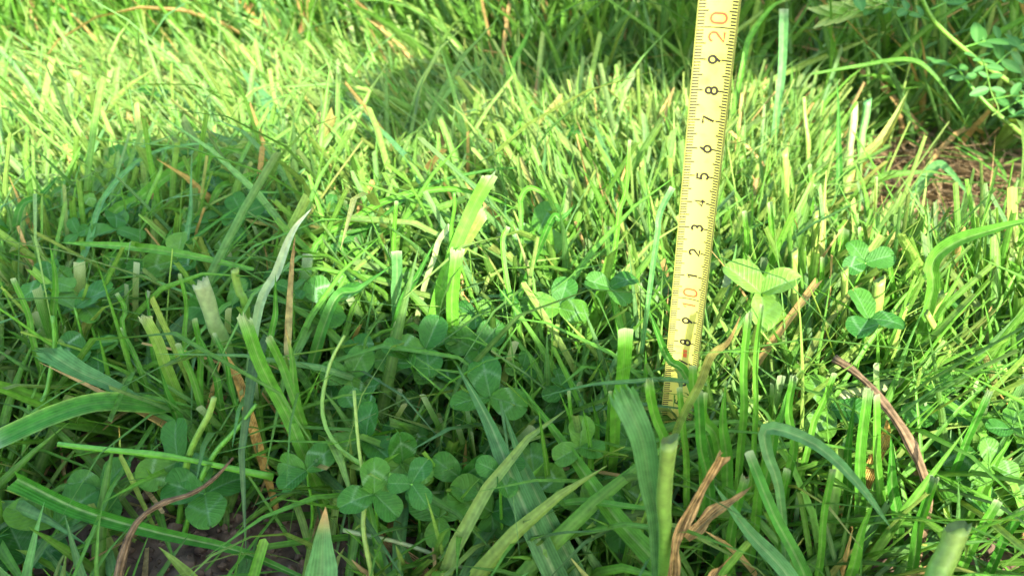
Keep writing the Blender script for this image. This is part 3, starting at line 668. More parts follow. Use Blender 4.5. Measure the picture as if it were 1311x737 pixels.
for i, (a, b, y0, wd) in enumerate([((160, 400), (235, 270), .36, 9), ((185, 390), (262, 262), .37, 8), ((210, 400), (290, 280), .36, 9), ((230, 400), (340, 270), .355, 8), ((250, 380), (350, 285), .355, 7), ((150, 360), (205, 255), .375, 8), ((290, 370), (372, 285), .36, 8), ((100, 400), (165, 300), .345, 9), ((310, 310), (360, 215), .415, 7), ((330, 300), (378, 218), .42, 7), ((285, 300), (345, 205), .43, 7)]):
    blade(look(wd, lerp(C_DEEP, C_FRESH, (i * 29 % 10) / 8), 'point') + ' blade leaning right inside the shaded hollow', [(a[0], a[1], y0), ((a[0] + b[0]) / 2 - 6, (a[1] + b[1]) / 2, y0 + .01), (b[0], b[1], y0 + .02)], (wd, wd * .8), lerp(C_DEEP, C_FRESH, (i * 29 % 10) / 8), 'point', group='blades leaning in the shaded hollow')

# centre
blade('broad sunlit blade with frayed top standing in the centre clump', [(580, 460, .298), (581, 400, .298), (583, 320, .298)], (24, 24), C_FRESH * 1.2, 'ragged', fold=.2, tipcol=C_WHITE)
blade('broad pale blade of the centre clump leaning right to a point', [(556, 395, .315), (580, 320, .32), (605, 265, .325), (626, 226, .328)], (22, 26), C_FRESH * 1.3, 'ragged', fold=.12, rib=.1)
blade('shorter broad blade leaning right behind the frayed centre blade', [(566, 380, .325), (590, 325, .328), (617, 272, .33)], (16, 20), C_YEL * 1.1, 'ragged', fold=.2)
stalk('thin upright stalk rising through the centre clump', [(576, 330, .325), (580, 280, .325), (582, 245, .325)], (7, 6), C_FRESH)
blade('pale straw-coloured blade leaning right at the centre clump foot', [(540, 370, .325), (560, 320, .33), (576, 288, .335)], (10, 10), C_PALE, 'cut')
blade('bluish flat cut blade standing left of the centre clump', [(508, 392, .315), (508, 360, .315), (510, 322, .315)], (19, 19), C_BLUE * 1.3, 'cut', fold=.15)
blade('upright stem left of the centre clump with open tip', [(505, 350, .32), (505, 300, .32), (506, 256, .32)], (8, 7), C_FRESH * 1.2, 'cut')
blade('dark narrow blade leaning right beside the flat cut blade', [(512, 395, .31), (535, 350, .315), (557, 310, .32)], (11, 8), C_DEEP)
blade('long light blade arching over the sunlit centre', [(395, 330, .345), (450, 285, .37), (500, 255, .39), (565, 242, .40), (620, 250, .395), (664, 266, .385)], (9, 10), C_FRESH * 1.2, fold=.3)
blade('long dull blade slanting up through the sunlit centre', [(400, 320, .37), (470, 290, .38), (540, 240, .42), (640, 216, .44), (690, 222, .44)], (5, 7), C_DEEP)
blade('light blade folded sharply in the sunlit centre', [(664, 420, .30), (652, 370, .305), (645, 310, .315), (650, 290, .318)], (10, 9), C_FRESH * 1.25, 'cut')
blade('green blade curling over like a hook left of the tape', [(668, 290, .35), (668, 255, .36), (680, 240, .365), (702, 250, .362), (706, 266, .36)], (7, 8), C_FRESH * 1.1)
blade('dark blade with lighter tip rising at the lit edge', [(420, 400, .29), (460, 370, .30), (505, 336, .31)], (16, 12), C_DEEP)
blade('short dark green blade standing by the pale clover leaf', [(700, 300, .33), (720, 280, .33), (738, 262, .335)], (9, 8), C_DEEP)
blade('bluish upright thin blade in the sunlit lawn behind', [(694, 240, .42), (696, 205, .42), (697, 178, .42)], (7, 5), C_BLUE)
blade('pale long blade leaning left in the sunlit lawn behind', [(540, 235, .44), (505, 190, .48), (470, 150, .53), (450, 128, .56)], (9, 6), C_BLUE * 1.7)
blade('long pale blade standing upright left of the tape', [(790, 300, .34), (800, 250, .345), (804, 180, .35)], (10, 9), C_FRESH * 1.25, 'cut')
blade('bluish light blade leaning right beside the tape edge', [(838, 330, .285), (846, 280, .287), (858, 240, .289)], (10, 11), C_BLUE * 1.7, 'cut')

# right
stalk('brown arching dead stalk crossing the right foreground', [(1183, 672, .20), (1189, 625, .203), (1165, 560, .215), (1125, 505, .232), (1092, 474, .245), (1068, 460, .252)], (13, 14), C_BROWN * 1.4, C_BROWN * 1.5, name='dead_stalk', cat='dead stalk', mat=M_DRY, squash=.55)
blade('blue-green blade arching down to the right of the withered leaf', [(1000, 640, .185), (985, 580, .19), (990, 549, .192), (1045, 568, .188), (1098, 620, .178), (1138, 675, .17)], (14, 26), C_BLUE * 1.2, fold=.25)
blade('green blade leaning left at the lower edge by withered leaf', [(1020, 755, .165), (960, 680, .178), (912, 618, .19)], (24, 18), C_BLUE * 1.3, fold=.35)
blade('dark green blade standing beside the withered brown leaf', [(1035, 750, .17), (992, 660, .18), (960, 578, .19)], (28, 18), C_DEEP * 1.2, 'cut', fold=.2)
blade('large bright green blade arching in at the lit right', [(1186, 385, .285), (1194, 340, .285), (1230, 310, .283), (1275, 293, .28), (1330, 280, .276)], (16, 26), C_FRESH, root=True, fold=.3)
stalk('thick pale yellow stalk lying on the ground at right', [(1070, 512, .262), (1160, 488, .275), (1240, 478, .28), (1330, 465, .285)], (18, 20), C_PALE * .95, C_YEL * 1.3, root=False)
blade('broad pale leaf lying above the thick pale stalk', [(1180, 490, .285), (1240, 462, .295), (1290, 440, .30), (1330, 418, .305)], (12, 34), C_PALE * .8, root=False, fold=.2)
blade('bluish blade bent over like an upturned V by bare straw', [(1163, 270, .52), (1180, 232, .525), (1200, 211, .525), (1216, 218, .52), (1242, 252, .505)], (13, 16), C_BLUE * 1.5, fold=.3)
blade('yellow pointed blade leaning right above bare straw', [(1104, 210, .55), (1125, 185, .56), (1147, 150, .57), (1162, 115, .58)], (14, 14), C_ORANGE * .9, fold=.4, c2=C_YEL * 1.2)
stalk('thick pale cut stalk left of the yellow pointed blade', [(1085, 228, .52), (1089, 180, .525), (1094, 135, .53)], (10, 10), C_YEL, C_PALE, hollow=True, name='cut_stem', cat='stem')
stalk('thick bluish cut stalk next to the yellow pointed blade', [(1100, 210, .535), (1105, 165, .538), (1110, 129, .54)], (10, 11), C_YEL * .9, C_BLUE * 2, hollow=True, name='cut_stem', cat='stem')
stalk('pale thin stalk standing between tape and cut stalks', [(1034, 205, .53), (1032, 165, .535), (1030, 125, .54)], (8, 7), C_YEL * 1.1)
blade('dark upright blade beside the thick pale cut stalks', [(1075, 250, .47), (1073, 170, .49), (1072, 100, .51)], (10, 6), C_DEEP * 1.1)
blade('light green blade arching down right of the upturned V', [(1040, 95, .62), (1100, 85, .62), (1160, 77, .61), (1195, 95, .60), (1232, 148, .585)], (6, 10), C_FRESH * .9, root=False, fold=.3)
blade('broad bluish blade standing behind the tape top', [(998, 130, .55), (1001, 80, .56), (1004, 12, .57)], (13, 16), C_BLUE * 1.6, 'cut', fold=.2)
blade('long straight light stem slanting up behind the tape', [(930, 130, .66), (1010, 92, .68), (1080, 62, .70), (1135, 35, .72)], (7, 7), C_YEL, root=False)
blade('bright blade arching behind the right edge of the tape', [(950, 85, .6), (960, 45, .61), (985, 12, .615), (1010, -5, .62)], (7, 8), C_FRESH * 1.3)
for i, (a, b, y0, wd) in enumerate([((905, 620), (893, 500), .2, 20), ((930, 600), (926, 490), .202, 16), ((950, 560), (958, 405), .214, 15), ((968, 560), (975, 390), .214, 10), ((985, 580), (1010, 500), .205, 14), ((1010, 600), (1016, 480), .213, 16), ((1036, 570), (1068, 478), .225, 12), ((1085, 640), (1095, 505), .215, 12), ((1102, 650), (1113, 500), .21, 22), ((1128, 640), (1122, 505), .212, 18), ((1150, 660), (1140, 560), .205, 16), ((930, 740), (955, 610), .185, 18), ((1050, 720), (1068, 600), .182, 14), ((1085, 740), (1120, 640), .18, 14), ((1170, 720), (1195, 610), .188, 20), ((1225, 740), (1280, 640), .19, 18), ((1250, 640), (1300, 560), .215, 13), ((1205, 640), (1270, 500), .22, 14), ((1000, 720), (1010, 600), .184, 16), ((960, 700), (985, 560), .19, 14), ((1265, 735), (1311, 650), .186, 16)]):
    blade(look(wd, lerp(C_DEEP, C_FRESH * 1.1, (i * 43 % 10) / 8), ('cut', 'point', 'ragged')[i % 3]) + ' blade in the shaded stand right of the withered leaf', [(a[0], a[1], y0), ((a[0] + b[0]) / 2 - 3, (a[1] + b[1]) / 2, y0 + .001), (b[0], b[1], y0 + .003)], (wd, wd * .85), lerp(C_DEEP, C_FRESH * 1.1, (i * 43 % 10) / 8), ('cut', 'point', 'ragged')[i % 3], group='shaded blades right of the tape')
for i, (x0, x1, yb, yt, y0, wd, stem) in enumerate([(1078, 1082, 470, 345, .30, 9, 1), (1120, 1126, 450, 358, .295, 17, 1), (1050, 1053, 450, 330, .31, 8, 0), (1175, 1205, 445, 375, .29, 11, 1), (1150, 1140, 440, 330, .31, 9, 0), (1195, 1198, 430, 330, .315, 8, 0), (1015, 1018, 460, 320, .31, 9, 1), (1100, 1098, 420, 290, .33, 8, 0), (1245, 1240, 430, 300, .335, 10, 0), (1285, 1292, 420, 330, .32, 10, 0), (1040, 1045, 400, 270, .35, 9, 1), (1065, 1080, 400, 292, .345, 20, 0), (1135, 1160, 470, 390, .285, 9, 1), (1220, 1185, 470, 400, .28, 8, 1), (990, 985, 400, 260, .355, 11, 0), (950, 955, 380, 270, .345, 9, 0), (1010, 1004, 330, 190, .42, 9, 1), (1040, 1036, 340, 210, .41, 8, 0)]):
    lab = ('slender' if wd < 9 else 'medium' if wd < 11 else 'thick') + (' pale cut stalk leaning ' if abs(x1 - x0) > 8 else ' pale cut stalk upright ') + 'in the sunlit stand right of the tape' if stem else look(wd, C_FRESH * (1 + .04 * (i % 5)), 'cut') + ' blade in the sunlit stand right of the tape'
    if stem: stalk(lab, [(x0, yb, y0), ((x0 + x1) / 2, (yb + yt) / 2, y0), (x1, yt, y0)], (wd, wd), C_YEL, C_YEL * 1.15, hollow=True, name='cut_stem', cat='stem', group='cut stalks right of the tape')
    else: blade(lab, [(x0, yb, y0), ((x0 + x1) / 2 + 2, (yb + yt) / 2, y0), (x1, yt, y0)], (wd, wd * .9), C_FRESH * (1 + .04 * (i % 5)), 'cut', group='sunlit blades right of the tape')
stalk('very thick blurred cut stem at the lower right edge', [(1180, 770, .15), (1205, 725, .155), (1228, 676, .16)], (30, 32), C_FRESH, C_YEL, hollow=True, name='cut_stem', cat='stem')
# withered brown leaves by the thick cut stem
blade('brown withered leaf torn at its top beside the thick cut stem', [(858, 745, .163), (866, 690, .166), (890, 640, .172), (925, 580, .178)], (20, 20), C_DRY * .7, 'ragged', c2=C_DRY, mat=M_DRY, fold=.5, twist=.9, name='withered_leaf', cat='dead leaf', wob=.3, tipcol=C_DRY * 1.1)
blade('small withered leaf tongue bent right beside the torn brown leaf', [(880, 690, .166), (905, 665, .17), (940, 640, .174), (966, 622, .177)], (20, 9), C_DRY, mat=M_DRY, fold=.5, twist=-.8, root=False, name='withered_leaf', cat='dead leaf', wob=.25)
blade('curled brown dead leaf low at the edge below withered leaf', [(905, 765, .165), (925, 728, .172), (958, 700, .178)], (24, 10), C_DRY * .9, mat=M_DRY, fold=.6, twist=.7, name='withered_leaf', cat='dead leaf', wob=.25)
blade('orange scrap of dead leaf among the shaded blades', [(1124, 575, .225), (1133, 555, .226), (1136, 535, .227)], (18, 14), C_ORANGE, mat=M_DRY, name='withered_leaf', cat='dead leaf', fold=.3)
blade('straw-coloured dead blade lying by the soil under small clovers', [(560, 755, .188), (530, 720, .196), (490, 690, .203), (468, 655, .212)], (18, 9), C_DRY * .8, mat=M_DRY, root=False, name='withered_leaf', cat='dead leaf', fold=.3)
# far side
blade('long pale blade lying diagonally at the far left edge of mown strip', [(265, 72, .90), (180, 48, .93), (100, 22, .96), (20, -5, 1.0)], (6, 11), C_BLUE * 1.7, root=False)
blade('flat broad bluish leaf leaning in the far lit lawn', [(350, 160, .58), (335, 125, .62), (308, 85, .66)], (18, 20), C_BLUE * 1.6, fold=.1)
blade('pale flat blade lying level at the far edge in shadow', [(660, 84, .80), (590, 92, .79), (510, 92, .78)], (9, 12), C_BLUE * 1.8, root=False, fold=.15)
blade('long pale yellow blade lying level behind the shadow', [(700, 92, .78), (770, 100, .77), (830, 118, .74)], (7, 9), C_PALE, root=False)
stalk('pale upright stalk standing at the far edge left of tape', [(810, 100, .80), (813, 50, .81), (817, -10, .82)], (9, 11), C_YEL, C_PALE)
blade('broad light blade standing tall at the far edge in the middle', [(494, 70, .92), (495, 30, .93), (496, -15, .94)], (9, 14), C_BLUE * 1.6)
blade('light blade arching in the far middle before tall grass', [(650, 130, .66), (655, 90, .68), (670, 55, .70), (682, 32, .71)], (7, 9), C_FRESH * 1.2)
for i, (a, b, y0, wd, c) in enumerate([((250, 70), (222, -10), .93, 9, C_YEL), ((287, 62), (268, -10), .92, 8, C_YEL), ((125, 72), (118, -5), .95, 10, C_YEL), ((30, 62), (-5, 0), .96, 10, C_YEL), ((345, 68), (325, -10), .92, 9, C_BLUE * 1.4), ((352, 60), (300, -10), .94, 10, C_ORANGE * .7), ((400, 65), (390, -10), .92, 8, C_FRESH), ((455, 75), (440, -10), .91, 10, C_PALE), ((275, 75), (282, -5), .93, 9, C_YEL), ((165, 60), (150, -10), .97, 9, C_FRESH), ((375, 70), (398, -10), .93, 11, C_DRY * .7)]):
    blade(('yellowish green', 'yellowish green', 'yellowish green', 'yellowish green', 'bluish', 'orange tinged', 'fresh green', 'very pale', 'yellowish green', 'fresh green', 'dry tan')[i] + ' tall stem at the far edge of the mown strip', [(a[0], a[1], y0), ((a[0] + b[0]) / 2 + 2, (a[1] + b[1]) / 2, y0 + .005), (b[0], b[1], y0 + .01)], (wd, wd * .8), c, 'cut', group='tall stems behind the mown strip')

# ------------------------------------------------------------------ tufts of mown grass, each blade its own part
PROTO = []
for i in range(14):
    n = 9; L_ = 1.0; t = np.linspace(0, 1, n); cv = random.uniform(0.0, 0.5) if i < 10 else random.uniform(0.8, 1.5)
    ang = cv * t ** 1.4; pth = np.stack([np.concatenate([[0], np.cumsum(np.sin(ang[1:]) / (n - 1))]), 0 * t, np.concatenate([[0], np.cumsum(np.cos(ang[1:]) / (n - 1))])], -1)
    nr = np.tile(np.array([[math.sin(0.2), -1.0, 0.1]]) if i % 2 else np.array([[-1.0, -0.3, 0.2]]), (n, 1))
    cA = [C_FRESH, C_YEL, C_FRESH * 1.2, C_DEEP * 1.2, C_BLUE * 1.1][i % 5]
    PROTO.append(ribbon_mesh('mown_blade', pth, nr, np.full(n, random.uniform(0.045, 0.07)), lerp(cA, C_PALE, .35), cA, 0.25, 'point' if i >= 10 else 'cut', 3, M_BLADE, 0.2, None, i))
spots = []
tries = 0
while len(spots) < 46 and tries < 4000:
    tries += 1
    yy = random.uniform(0.235, 0.46); xx = random.uniform(-1, 1) * (0.06 + 0.62 * yy)
    if keep_prob(np.array(xx), np.array(yy)) < 0.6 or abs(xx - 0.07) < 0.02 and yy < 0.25: continue
    if any((xx - a) ** 2 + (yy - b) ** 2 < 0.028 ** 2 for a, b in spots): continue
    spots.append((xx, yy))
for xx, yy in spots:
    lit = yy > 0.45 - 0.75 * (xx + 0.2) if xx > -0.2 else yy > 0.45
    t = bpy.data.objects.new('grass_tuft', None); col.objects.link(t); t.location = (xx, yy, gz(xx, yy) - 0.003); t.empty_display_size = 0.01
    tag(t, 'small tuft of mown grass with blunt blades ' + (('in full sun behind the centre clump' if xx < 0.07 else 'in full sun behind the tape') if lit and yy > .3 else ('in full sun right of the tape foot' if lit else ('shaded among the lower clovers' if yy < .30 else 'shaded in the dim hollow'))), 'grass tuft', 'tufts of mown grass')
    for b in range(random.randint(4, 7)):
        o = link('blade', random.choice(PROTO), t)
        o.location = (random.gauss(0, .004), random.gauss(0, .004), 0)
        s = random.uniform(0.052, 0.082) * (0.88 if yy < 0.28 else 1)
        o.rotation_euler = (random.gauss(0, .22), random.gauss(-0.12 if yy > .33 else .05, .28), random.gauss(0, .9)); o.scale = (s, s, s)

# ------------------------------------------------------------------ clovers
def leaflet_mesh(seed, chev, fold, notch, cup, slim=1.0):
    r = np.random.default_rng(seed); ns, nc = 15, 11
    th = np.linspace(0, np.pi, ns); s = (1 - np.cos(th)) / 2; u = np.linspace(-1, 1, nc)
    hw = 0.46 * np.sin(th) ** 0.9 * (0.62 + 0.46 * s); hw[0] = 0.02; hw[-1] = 0.03; hw = hw * slim
    V = np.zeros((ns, nc, 3)); Cc = np.zeros((ns, nc, 3)); B = np.zeros((ns, nc, 3)); ph = r.uniform(0, 6.28)
    for i in range(ns):
        for j in range(nc):
            a = abs(u[j])
            x = s[i] - notch * (s[i] ** 5) * (1 - a) ** 2
            V[i, j] = (x, u[j] * hw[i] * (1 + 0.02 * math.sin(14 * s[i] + ph)), fold * a * hw[i] - cup * (s[i] - 0.2) ** 2 + 0.03 * math.sin(8 * s[i] + ph + 2 * u[j]) * a + 0.015 * math.sin(21 * s[i] + 3 * u[j] + ph) * a)
            c = np.array((0.06, 0.19, 0.022)) * (1 + 0.05 * r.normal())
            k = chev * math.exp(-((s[i] - (0.62 - 0.24 * a)) / 0.075) ** 2) * (0.6 + 0.4 * r.random())
            c = c * (1 - k) + np.array((0.22, 0.38, 0.17)) * k
            k2 = 0.35 * math.exp(-(u[j] / 0.1) ** 2); c = c * (1 - k2) + np.array((0.16, 0.28, 0.09)) * k2
            Cc[i, j] = c; B[i, j] = ((u[j] + 1) / 2, s[i], chev)
    idx = np.arange(ns * nc).reshape(ns, nc)
    F = np.stack([idx[:-1, :-1], idx[1:, :-1], idx[1:, 1:], idx[:-1, 1:]], -1).reshape(-1, 4)
    return mesh_from('leaflet', V, F, M_TREFOIL, True, Cc, B)
LEAFLETS = [leaflet_mesh(i, [1.0, .7, .2, .9, .45, 0.1][i % 6], [.25, .12, .35, .5, .2, .1][i % 6], [.14, .08, .10, .16, .06, .12][i % 6], [.15, .3, .1, .05, .35, .2][i % 6]) for i in range(6)]
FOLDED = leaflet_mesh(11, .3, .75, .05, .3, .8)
M_SUN_TINT = M_TREFOIL.copy(); M_SUN_TINT.name = 'sun_painted_clover_leaf'; FOLDED.materials[0] = M_SUN_TINT  # paler copy of the clover leaf: sun on these leaflets painted into the colour
for nd in M_SUN_TINT.node_tree.nodes:
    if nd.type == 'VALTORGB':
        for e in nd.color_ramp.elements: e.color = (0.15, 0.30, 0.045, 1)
def clover(label, C, size, spin=0.0, tilt=0.35, tdir=-90, n=3, group='clover leaves', var=None, lift=0.25, foot=None, nm='clover', angs=None, special=None):
    """C: where the leaflets meet; size: leaflet length in m; tilted by tilt towards direction tdir (deg, ground plane)"""
    C = np.asarray(C, float)
    fx, fy = (C[0] + random.gauss(0, .006), C[1] + random.gauss(0.004, .006)) if foot is None else foot
    B0 = np.array([fx, fy, gz(fx, fy) - 0.003])
    root = bpy.data.objects.new(nm, None); col.objects.link(root); root.location = B0; root.empty_display_size = 0.01
    tag(root, label, 'clover', group)
    mid = (B0 + C) / 2 + np.array([random.gauss(0, .003), random.gauss(0, .003), 0])
    path = catmull([B0, mid, C], 9) - B0
    link('stem', tube_mesh('stem', path, np.linspace(0.0009, 0.0006, 9), C_FRESH * 1.1, C_FRESH * 1.3, 6, M_STEM), root)
    td = math.radians(tdir); ax = Vector((-math.sin(td), math.cos(td), 0))
    Mt = Matrix.Rotation(tilt, 4, ax)
    for k in range(len(angs) if angs else n):
        me = special if special else LEAFLETS[(random.randrange(6) if var is None else (var + k) % 6)]
        o = link('leaflet', me, root)
        a = (math.radians(angs[k]) if angs else math.radians(spin) + k * (2 * math.pi / 3)) + random.gauss(0, .09)
        s = size * random.uniform(.92, 1.08)
        M4 = Matrix.Translation(Vector(C - B0)) @ Mt @ Matrix.Rotation(a, 4, 'Z') @ Matrix.Rotation(-lift + random.gauss(0, .2), 4, 'Y') @ Matrix.Rotation(random.gauss(0, .3), 4, 'X') @ Matrix.Diagonal((s, s, s, 1))
        o.matrix_basis = M4
    return root
def cl(label, px, py, z, rpx, **kw):
    C = Pz(px, py, z); clover(label, C, px2m(C, rpx) * 1.3, **kw)
cl('clover with large sunlit round leaflets left of the tape', 716, 394, .068, 34, angs=(188, -30, 65), tilt=.75, tdir=-80, var=0, group=None)
cl('clover with pale blotched leaflets beside the tape edge', 781, 368, .078, 28, angs=(150, 25, -55), tilt=.3, tdir=-90, var=3, group=None)
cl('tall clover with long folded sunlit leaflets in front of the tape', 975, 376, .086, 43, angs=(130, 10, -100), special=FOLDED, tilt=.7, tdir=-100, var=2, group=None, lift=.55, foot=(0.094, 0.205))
cl('bluish two-lobed clover among the sunlit stalks right of tape', 1108, 336, .086, 26, angs=(115, 5, 200), tilt=.6, tdir=-90, var=4, group=None)
cl('thin pale clover leaf below the bluish clover', 1112, 408, .078, 34, spin=-15, tilt=.15, tdir=-90, var=1, group=None)
cl('clover with one broad yellow-green leaflet in the lower middle', 628, 508, .056, 40, angs=(105, 195, -20), tilt=.8, tdir=-90, var=4, group=None)
cl('dark clover with rounded leaflets just above the yellow-green leaflet', 612, 448, .052, 38, spin=160, tilt=.6, tdir=-90, var=2, group=None)
cl('small round clover beside the curled stalk', 448, 484, .05, 32, spin=170, tilt=.6, tdir=-90, var=5, group=None)
cl('dark broad clover in front of the thick fibrous stem', 293, 398, .06, 40, spin=175, tilt=.9, tdir=-90, var=2, group=None)
cl('ragged oval clover leaf with pale mark standing at far left', 96, 394, .066, 42, spin=30, tilt=.2, tdir=-90, var=0, n=2, group=None)
cl('large bright clover leaflet in the sunlit centre', 688, 300, .072, 34, spin=60, tilt=.7, tdir=-120, var=5, group=None)
cl('clover with pale arrow marks above the soil between stalks', 392, 602, .042, 34, angs=(165, 50, 235), tilt=.35, tdir=-90, var=0, group=None)
cl('round dark clover behind the straight level stalk', 228, 590, .036, 42, spin=100, tilt=.8, tdir=-90, var=5, group=None)
cl('folded clover leaflets under the withered stalk', 262, 632, .03, 48, spin=170, tilt=.3, tdir=-90, var=3, group=None)
cl('clover with upright folded leaflets under the curled stalk', 516, 592, .04, 36, spin=100, tilt=.9, tdir=-80, var=3, group=None)
cl('clover with pale arrow marks left of the curled stalk', 468, 562, .044, 36, spin=80, tilt=.5, tdir=-90, var=0, group=None)
cl('small clover cluster low between soil and dark long blade', 562, 662, .03, 32, spin=30, tilt=.7, tdir=-90, var=1, group=None)
cl('smaller clover just above the soil cluster', 588, 640, .03, 30, spin=75, tilt=.6, tdir=-90, var=4, group=None)
cl('clover with one long leaflet bearing a white chevron', 630, 655, .03, 52, spin=-90, tilt=.75, tdir=-90, var=0, group=None)
cl('pale folded clover standing in the bare soil', 132, 625, .03, 34, spin=60, tilt=.6, tdir=-60, var=3, group=None)
cl('drooping clover leaf at the long folded blade on bare soil', 72, 672, .022, 46, spin=30, tilt=.6, tdir=-90, var=4, n=2, group=None)
cl('low clover in the corner of the bare soil', 32, 716, .012, 40, spin=10, tilt=.3, tdir=-90, var=1, group=None)
cl('clover leaf with open leaflets beside the flat cut blade', 545, 446, .06, 34, spin=60, tilt=.5, tdir=-90, var=2, group=None)
cl('narrow bluish clover leaflet left of the yellow-green leaflet', 522, 456, .058, 30, spin=175, tilt=.25, tdir=-90, var=2, n=2, group=None)
cl('small round clover at the tape foot behind dry leaf', 893, 512, .03, 32, spin=20, tilt=.8, tdir=-90, var=5, group=None)
cl('dim clover at the tape foot left side', 862, 448, .02, 28, spin=140, tilt=.8, tdir=-90, var=4, group=None)
cl('curled clover between the row of thin blades', 705, 545, .03, 30, spin=70, tilt=.7, tdir=-90, var=0, group=None)
cl('clover shaded under the broad ragged blade', 795, 655, .03, 44, spin=140, tilt=.6, tdir=-90, var=4, group=None)
cl('clover low under the thick dark blade foot', 655, 560, .03, 36, spin=-30, tilt=.7, tdir=-90, var=3, group=None)
cl('sunlit clover patch leaf at the right by thick pale stalk', 1232, 580, .03, 40, spin=30, tilt=.4, tdir=-100, var=1, group=None)
cl('pale sunlit clover beside the patch leaf at the right', 1275, 560, .03, 38, spin=150, tilt=.3, tdir=-80, var=3, group=None)
cl('half lit clover below the pale sunlit clover', 1225, 615, .03, 40, spin=200, tilt=.4, tdir=-90, var=5, group=None)
cl('round clover leaf in the shaded hollow', 172, 272, .06, 26, spin=200, tilt=.6, tdir=-90, var=5, group=None)
cl('dark clover under the level blade in the shaded hollow', 262, 360, .04, 40, spin=20, tilt=.5, tdir=-90, var=2, group=None)
cl('large dim clover in the middle of the shaded hollow', 290, 300, .05, 34, spin=60, tilt=.6, tdir=-90, var=4, group=None)
cl('small bluish clover left of the shaded hollow', 52, 282, .06, 24, spin=80, tilt=.7, tdir=-70, var=3, group=None)
cl('clover in the upper corner of the shaded hollow', 160, 215, .07, 26, spin=130, tilt=.6, tdir=-90, var=5, group=None)
cl('clover leaf at the crest of the shaded hollow', 262, 202, .07, 24, spin=80, tilt=.5, tdir=-90, var=2, group=None)
# small clovers sprinkled in the lawn
cnt = 0; tries = 0
while cnt < 170 and tries < 6000:
    tries += 1
    yy = random.uniform(0.23, 0.85); xx = random.uniform(-1, 1) * (0.07 + 0.62 * yy)
    if cnt % 10 < 3: xx, yy = random.gauss(-0.20, .055), random.gauss(0.40, .05)
    elif cnt % 10 < 6: xx, yy = random.uniform(-0.2, 0.06), random.uniform(0.20, 0.31)
    elif cnt % 10 < 7: xx, yy = random.uniform(0.12, 0.25), random.uniform(0.21, 0.33)
    if keep_prob(np.array(xx), np.array(yy)) < (.3 if yy > .4 else .72): continue
    shade = yy < 0.30; hollow_ = (xx + .2) ** 2 + (yy - .4) ** 2 < .012
    z = random.uniform(.02, .055) if shade else random.uniform(.048, .074)
    clover('small clover leaf between mown blades ' + (('in the shade near bare soil' if xx < 0 else 'low near the tape foot') if shade else ('at the far edge of the mown strip' if yy > .62 else (('in the dim shaded hollow' if hollow_ else 'in the sunny lawn left of the tape') if xx < .07 else 'in the sunny stand right of the tape'))), (xx, yy, z), random.uniform(.007, .016), spin=random.uniform(0, 360), tilt=random.uniform(.2, .7), tdir=random.gauss(-90, 25), group='small clovers in the sward')
    cnt += 1

# ------------------------------------------------------------------ vetch with paired leaflets at the far right
def oval_mesh():
    ns, nc = 7, 5; s = np.linspace(0, 1, ns); u = np.linspace(-1, 1, nc); hw = .24 * np.sin(np.pi * s) ** .6; hw[0] = .02; hw[-1] = .05
    V = np.zeros((ns, nc, 3)); Cc = np.zeros_like(V); B = np.zeros_like(V)
    for i in range(ns):
        for j in range(nc):
            V[i, j] = (s[i], u[j] * hw[i], .35 * abs(u[j]) * hw[i]); k = .4 * math.exp(-(u[j] / .2) ** 2)
            Cc[i, j] = lerp((.06, .19, .035), (.14, .3, .08), k); B[i, j] = ((u[j] + 1) / 2, s[i], .5)
    idx = np.arange(ns * nc).reshape(ns, nc); F = np.stack([idx[:-1, :-1], idx[1:, :-1], idx[1:, 1:], idx[:-1, 1:]], -1).reshape(-1, 4)
    return mesh_from('leaflet', V, F, M_CLOVER, True, Cc, B)
OVAL = oval_mesh()
def vetch(label, stem_pts, leaves, dpx=9, seed=1):
    r = random.Random(seed)
    sp3 = [np.asarray(q, float) for q in stem_pts]; path = catmull(sp3, 24); B0 = path[0].copy()
    root = bpy.data.objects.new('vetch_plant', None); col.objects.link(root); root.location = B0; root.empty_display_size = .02
    tag(root, label, 'vetch', 'vetch plants')
    link('stem', tube_mesh('stem', path - B0, np.linspace(.0022, .0014, 24), C_YEL, C_FRESH, 7, M_STEM), root)
    for t0, az, el, L_, np_ in leaves:
        a = path[int(t0 * 23)]; d = np.array([math.cos(R(az)) * math.cos(R(el)), math.sin(R(az)) * math.cos(R(el)), math.sin(R(el))])
        e1 = a + d * L_ * .5 + np.array([0, 0, .004]); e2 = a + d * L_ + np.array([0, 0, -.006])
        e3 = e2 + d * L_ * .25 + np.array([.004, 0, -.008]); e4 = e3 + np.array([-.006, -.004, -.004])
        rp = catmull([a, e1, e2, e3, e4], 22)
        rach = link('leaf_stalk', tube_mesh('leaf_stalk', rp - B0, np.linspace(.0008, .0003, 22), C_FRESH, C_YEL, 5, M_STEM), root)
        for q in range(np_):
            c = rp[int(2 + q * 11 / np_)] - B0; T = unit(rp[int(3 + q * 11 / np_)] - rp[int(2 + q * 11 / np_)])
            up = unit(np.array([0, -.45, 1.0]) - T * T[2]); S = np.cross(up, T)
            for sg in (-1, 1):
                xa = unit(S * sg + T * .45 + np.array([r.gauss(0, .15), r.gauss(0, .2), r.gauss(0, .3)])); za = unit(up - xa * (up @ xa)); ya = np.cross(za, xa); s = L_ * r.uniform(.17, .30)
                M4 = Matrix(((*(xa * s)[:0], xa[0] * s, ya[0] * s, za[0] * s, c[0]), (xa[1] * s, ya[1] * s, za[1] * s, c[1]), (xa[2] * s, ya[2] * s, za[2] * s, c[2]), (0, 0, 0, 1)))
                o = link('leaflet', OVAL, rach); o.matrix_basis = M4
    return root
